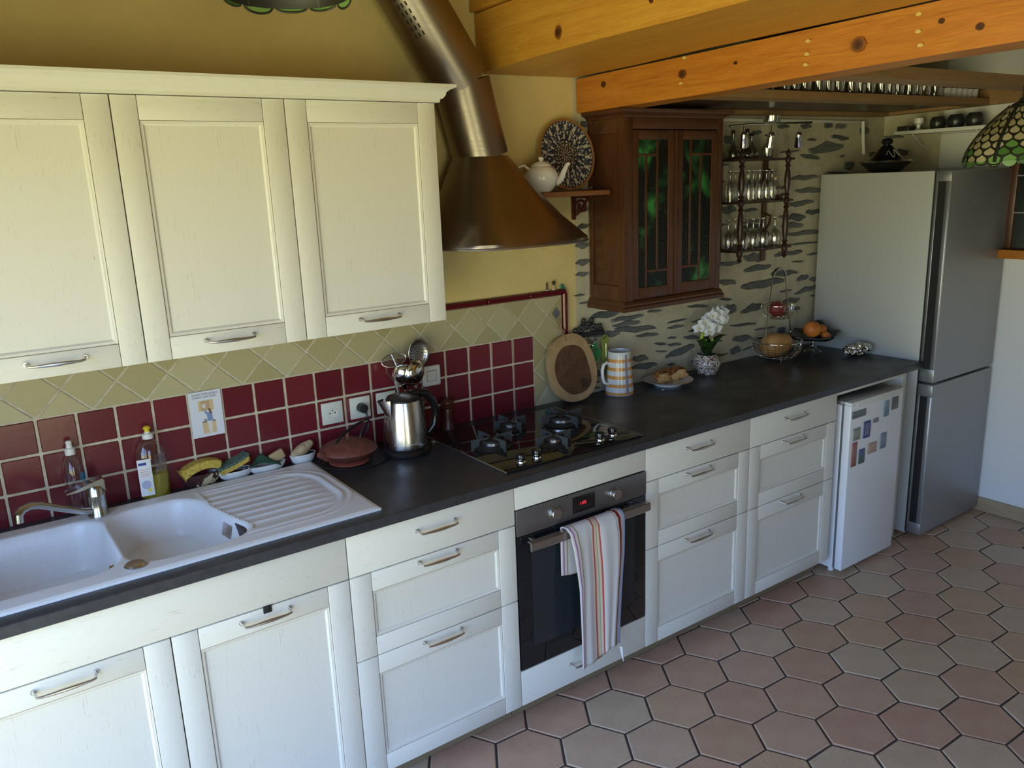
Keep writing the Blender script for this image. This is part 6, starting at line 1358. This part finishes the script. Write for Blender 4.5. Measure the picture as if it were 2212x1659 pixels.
# ---------------------------------------------------------------- spotlight rail
SR = Vector((1.915, -.150, 2.10)); t = thing('spotlight_rail', SR, 'chrome ceiling rail with three small spotlights above the glass shelf', 'lamp')
b = B(); b.lathe([(0, 0), (.038, 0), (.040, .004), (.040, .030), (0, .030)], SR+Vector((0, 0, .0135)), 28); b.obj('mount', 'old_chrome', t)
b = B(); b.tube([(1.615, -.150, 2.092), (1.75, -.152, 2.103), (1.90, -.150, 2.105), (2.05, -.148, 2.111), (2.225, -.150, 2.116)], .005, 8); b.obj('rail', 'old_chrome', t)
for x, rx, rz in ((1.715, .3, .3), (1.915, .15, .25), (2.125, .45, .45)):
    p = Vector((x, -.15, 2.104)); b = B(); b.cyl(p, p+Vector((0, 0, -.045)), .0045, .0045, 10); st_ = b.obj('stem', 'chrome', t)
    b = B(); b.lathe([(0, .012), (.010, .010), (.016, 0), (.019, -.02), (.021, -.045), (.0245, -.055), (.0245, -.060), (.020, -.060), (.017, -.05), (0, -.045)], p+Vector((0, 0, -.045)), 22, Euler((.25, -rx, 0)).to_matrix()); b.obj('spot_head', 'chrome', st_, smooth=60)
b = B(); b.box(1.60, 2.87, -.012, .003, 2.128, 2.142, .002); tag(b.obj('cable_trunking', 'white_plastic'), 'white plastic cable trunking along the top of the stone wall', 'trunking')
b = B(); b.tube([(2.888, -.012, 2.14), (2.900, -.012, 2.05), (2.915, -.012, 1.965)], .009, 10); tag(b.obj('white_pipe', 'white_plastic'), 'short white vertical pipe on the stone wall above the fridge', 'pipe')
# ---------------------------------------------------------------- shelf on the right wall above the fridge
t = thing('white_wall_shelf', (3.03, -.42, 2.055), 'white shelf on the right wall above the tall fridge', 'shelf')
b = B(); b.box(2.945, XR-.001, -.665, -.165, 2.056, 2.074, .002); b.obj('board', 'white_plastic', t)
for y in (-.25, -.58): b = B(); b.tube([(XR-.004, y, 1.985), (XR-.05, y, 2.0), (2.98, y, 2.054)], .004, 6); b.obj('bracket', 'white_plastic', t)
b = B(); b.box(XR-.016, XR-.001, -.66, -.335, 1.87, 2.05, .002); tag(b.obj('white_back_panel', 'white_plastic'), 'white panel on the right wall below the white shelf', 'panel')
mat('dark_pot', (.055, .055, .055), .3, .5)
for k, (y, r, h) in enumerate(((-.355, .040, .062), (-.450, .042, .066), (-.545, .042, .068))):
    c = Vector((3.03, y, 2.0743)); b = B(); b.lathe([(0, 0), (r*.75, 0), (r, h*.4), (r*.96, h*.75), (r*.7, h), (r*.66, h), (r*.9, h*.6), (0, h*.2)], c, 28); tag(b.obj('dark_bowl', 'dark_pot', origin=c, smooth=50), ('leftmost', 'middle', 'rightmost')[k]+' of three round dark metal pots on the white shelf', 'pot')
c = Vector((3.01, -.262, 2.0743)); b = B(); b.lathe([(0, 0), (.016, 0), (.018, .004), (.010, .012), (.012, .03), (.024, .036), (.025, .062), (.022, .062), (0, .04)], c, 20); tag(b.obj('egg_timer_cup', 'porcelain', origin=c), 'small white footed cup beside the dark pots', 'cup')
b = B(); b.box(2.96, 3.09, -.235, -.17, 2.0743, 2.100, .004); tag(b.obj('dark_tray', 'dark_pot'), 'low dark tin at the left end of the white shelf', 'tin')
# ---------------------------------------------------------------- leaded glass pendant lamps
def glassmat(name, cols):
    m = mat(name, rough=.35); m.base(m.ramp(m.rand(), cols)); m.p.inputs['Transmission Weight'].default_value = 0; m.p.inputs['Subsurface Weight'].default_value = .25
    return m
glassmat('opal_cream', [(0, (.36, .29, .14)), (.5, (.50, .42, .24)), (1, (.58, .50, .32))]); glassmat('opal_green', [(0, (.05, .13, .03)), (.6, (.12, .28, .06)), (1, (.24, .42, .12))])
mat('lead_came', (.035, .034, .024), .5, .3)
def pendant(c, R, Hh, rows, cols, label, green, top_z, pets=True, skirt=True):
    """c = centre of the lower rim"""
    t = thing('leaded_glass_pendant', c, label, 'lamp')
    def prof(u): return (R*(1-.80*u**1.7), Hh*u)       # u=0 rim, 1 crown
    b = B(); b.lathe([(prof(i/14)[0]-.003, prof(i/14)[1]) for i in range(15)], c, 48); b.obj('lead_frame', 'lead_came', t, smooth=60)
    for j in range(rows):
        u0, u1 = (j)/rows, (j+1.15)/rows
        for k in range(cols):
            a = 2*PI*(k+(.5 if j % 2 else 0))/cols; da = PI/cols*.90
            # scale-shaped piece: pointed top, rounded foot
            pts = [(-.85, .55), (0, 1.0), (.85, .55), (.95, .25), (.6, .02), (0, -.10), (-.6, .02), (-.95, .25)]; vs = []
            for px, pu in pts:
                u = max(0., min(.98, u0+(u1-u0)*(.06+.86*pu))); r, z = prof(u); aa = a+px*da; vs.append((c.x+(r+.0015)*math.cos(aa), c.y+(r+.0015)*math.sin(aa), c.z+z))
            isg = green or (j < 3 and (k % 5 in (1, 2, 3) and not (j == 2 and k % 5 != 2)))
            b = B(); b.pydata(vs, [list(range(8))]); b.obj('glass_piece', 'opal_green' if isg else 'opal_cream', t, origin=(c.x+prof(u0)[0]*math.cos(a), c.y+prof(u0)[0]*math.sin(a), c.z+prof(u0)[1]), smooth=0)
    if skirt:
        for k in range(cols):
            a = 2*PI*k/cols; w = PI/cols*R*.92; dr_ = .10*R*(1.2 if k % 3 == 0 else .75); vs = []
            ux_ = Vector((-math.sin(a), math.cos(a), 0)); base = c+Vector((R*math.cos(a), R*math.sin(a), .004))
            for q in range(9): th = PI+PI*q/8; vs.append(base+ux_*w*math.cos(th)+Vector((0, 0, dr_*math.sin(th))))
            b = B(); b.pydata(vs, [list(range(9))]); o = b.obj('scallop', 'opal_green', t, origin=base, smooth=0); o.modifiers.new('s', 'SOLIDIFY').thickness = .003
            b = B(); b.tube(vs, .0028, 6); b.obj('scallop_lead', 'lead_came', t)
    b = B(); b.lathe([(R*.22, Hh*.98), (R*.2, Hh*1.03), (R*.08, Hh*1.08), (R*.05, Hh*1.14), (0, Hh*1.14)], c, 20); b.obj('crown_cap', 'lead_came', t)
    b = B(); b.tube([c+Vector((0, 0, Hh*1.12)), c+Vector((.004, 0, (Hh*1.12+top_z-c.z)/2)), Vector((c.x, c.y, top_z))], .005, 8); b.obj('hanger', 'lead_came', t)
    for k in range(5):
        a = 2*PI*k/5+1.9; b = B(); b.tube([c+Vector(((prof(i/10)[0]+.002)*math.cos(a), (prof(i/10)[0]+.002)*math.sin(a), prof(i/10)[1])) for i in range(11)], .007, 6); b.obj('rib', 'lead_came', t)
    return t
pendant(Vector((2.035, -1.20, 1.888)), .180, .205, 8, 22, 'leaded glass pendant lamp with cream scales and green flowers, at right', False, 2.166)
pendant(Vector((-.62, -.66, 2.338)), .150, .14, 5, 11, 'green leaded glass pendant lamp at the top edge above the wall cabinets', True, HIGH)
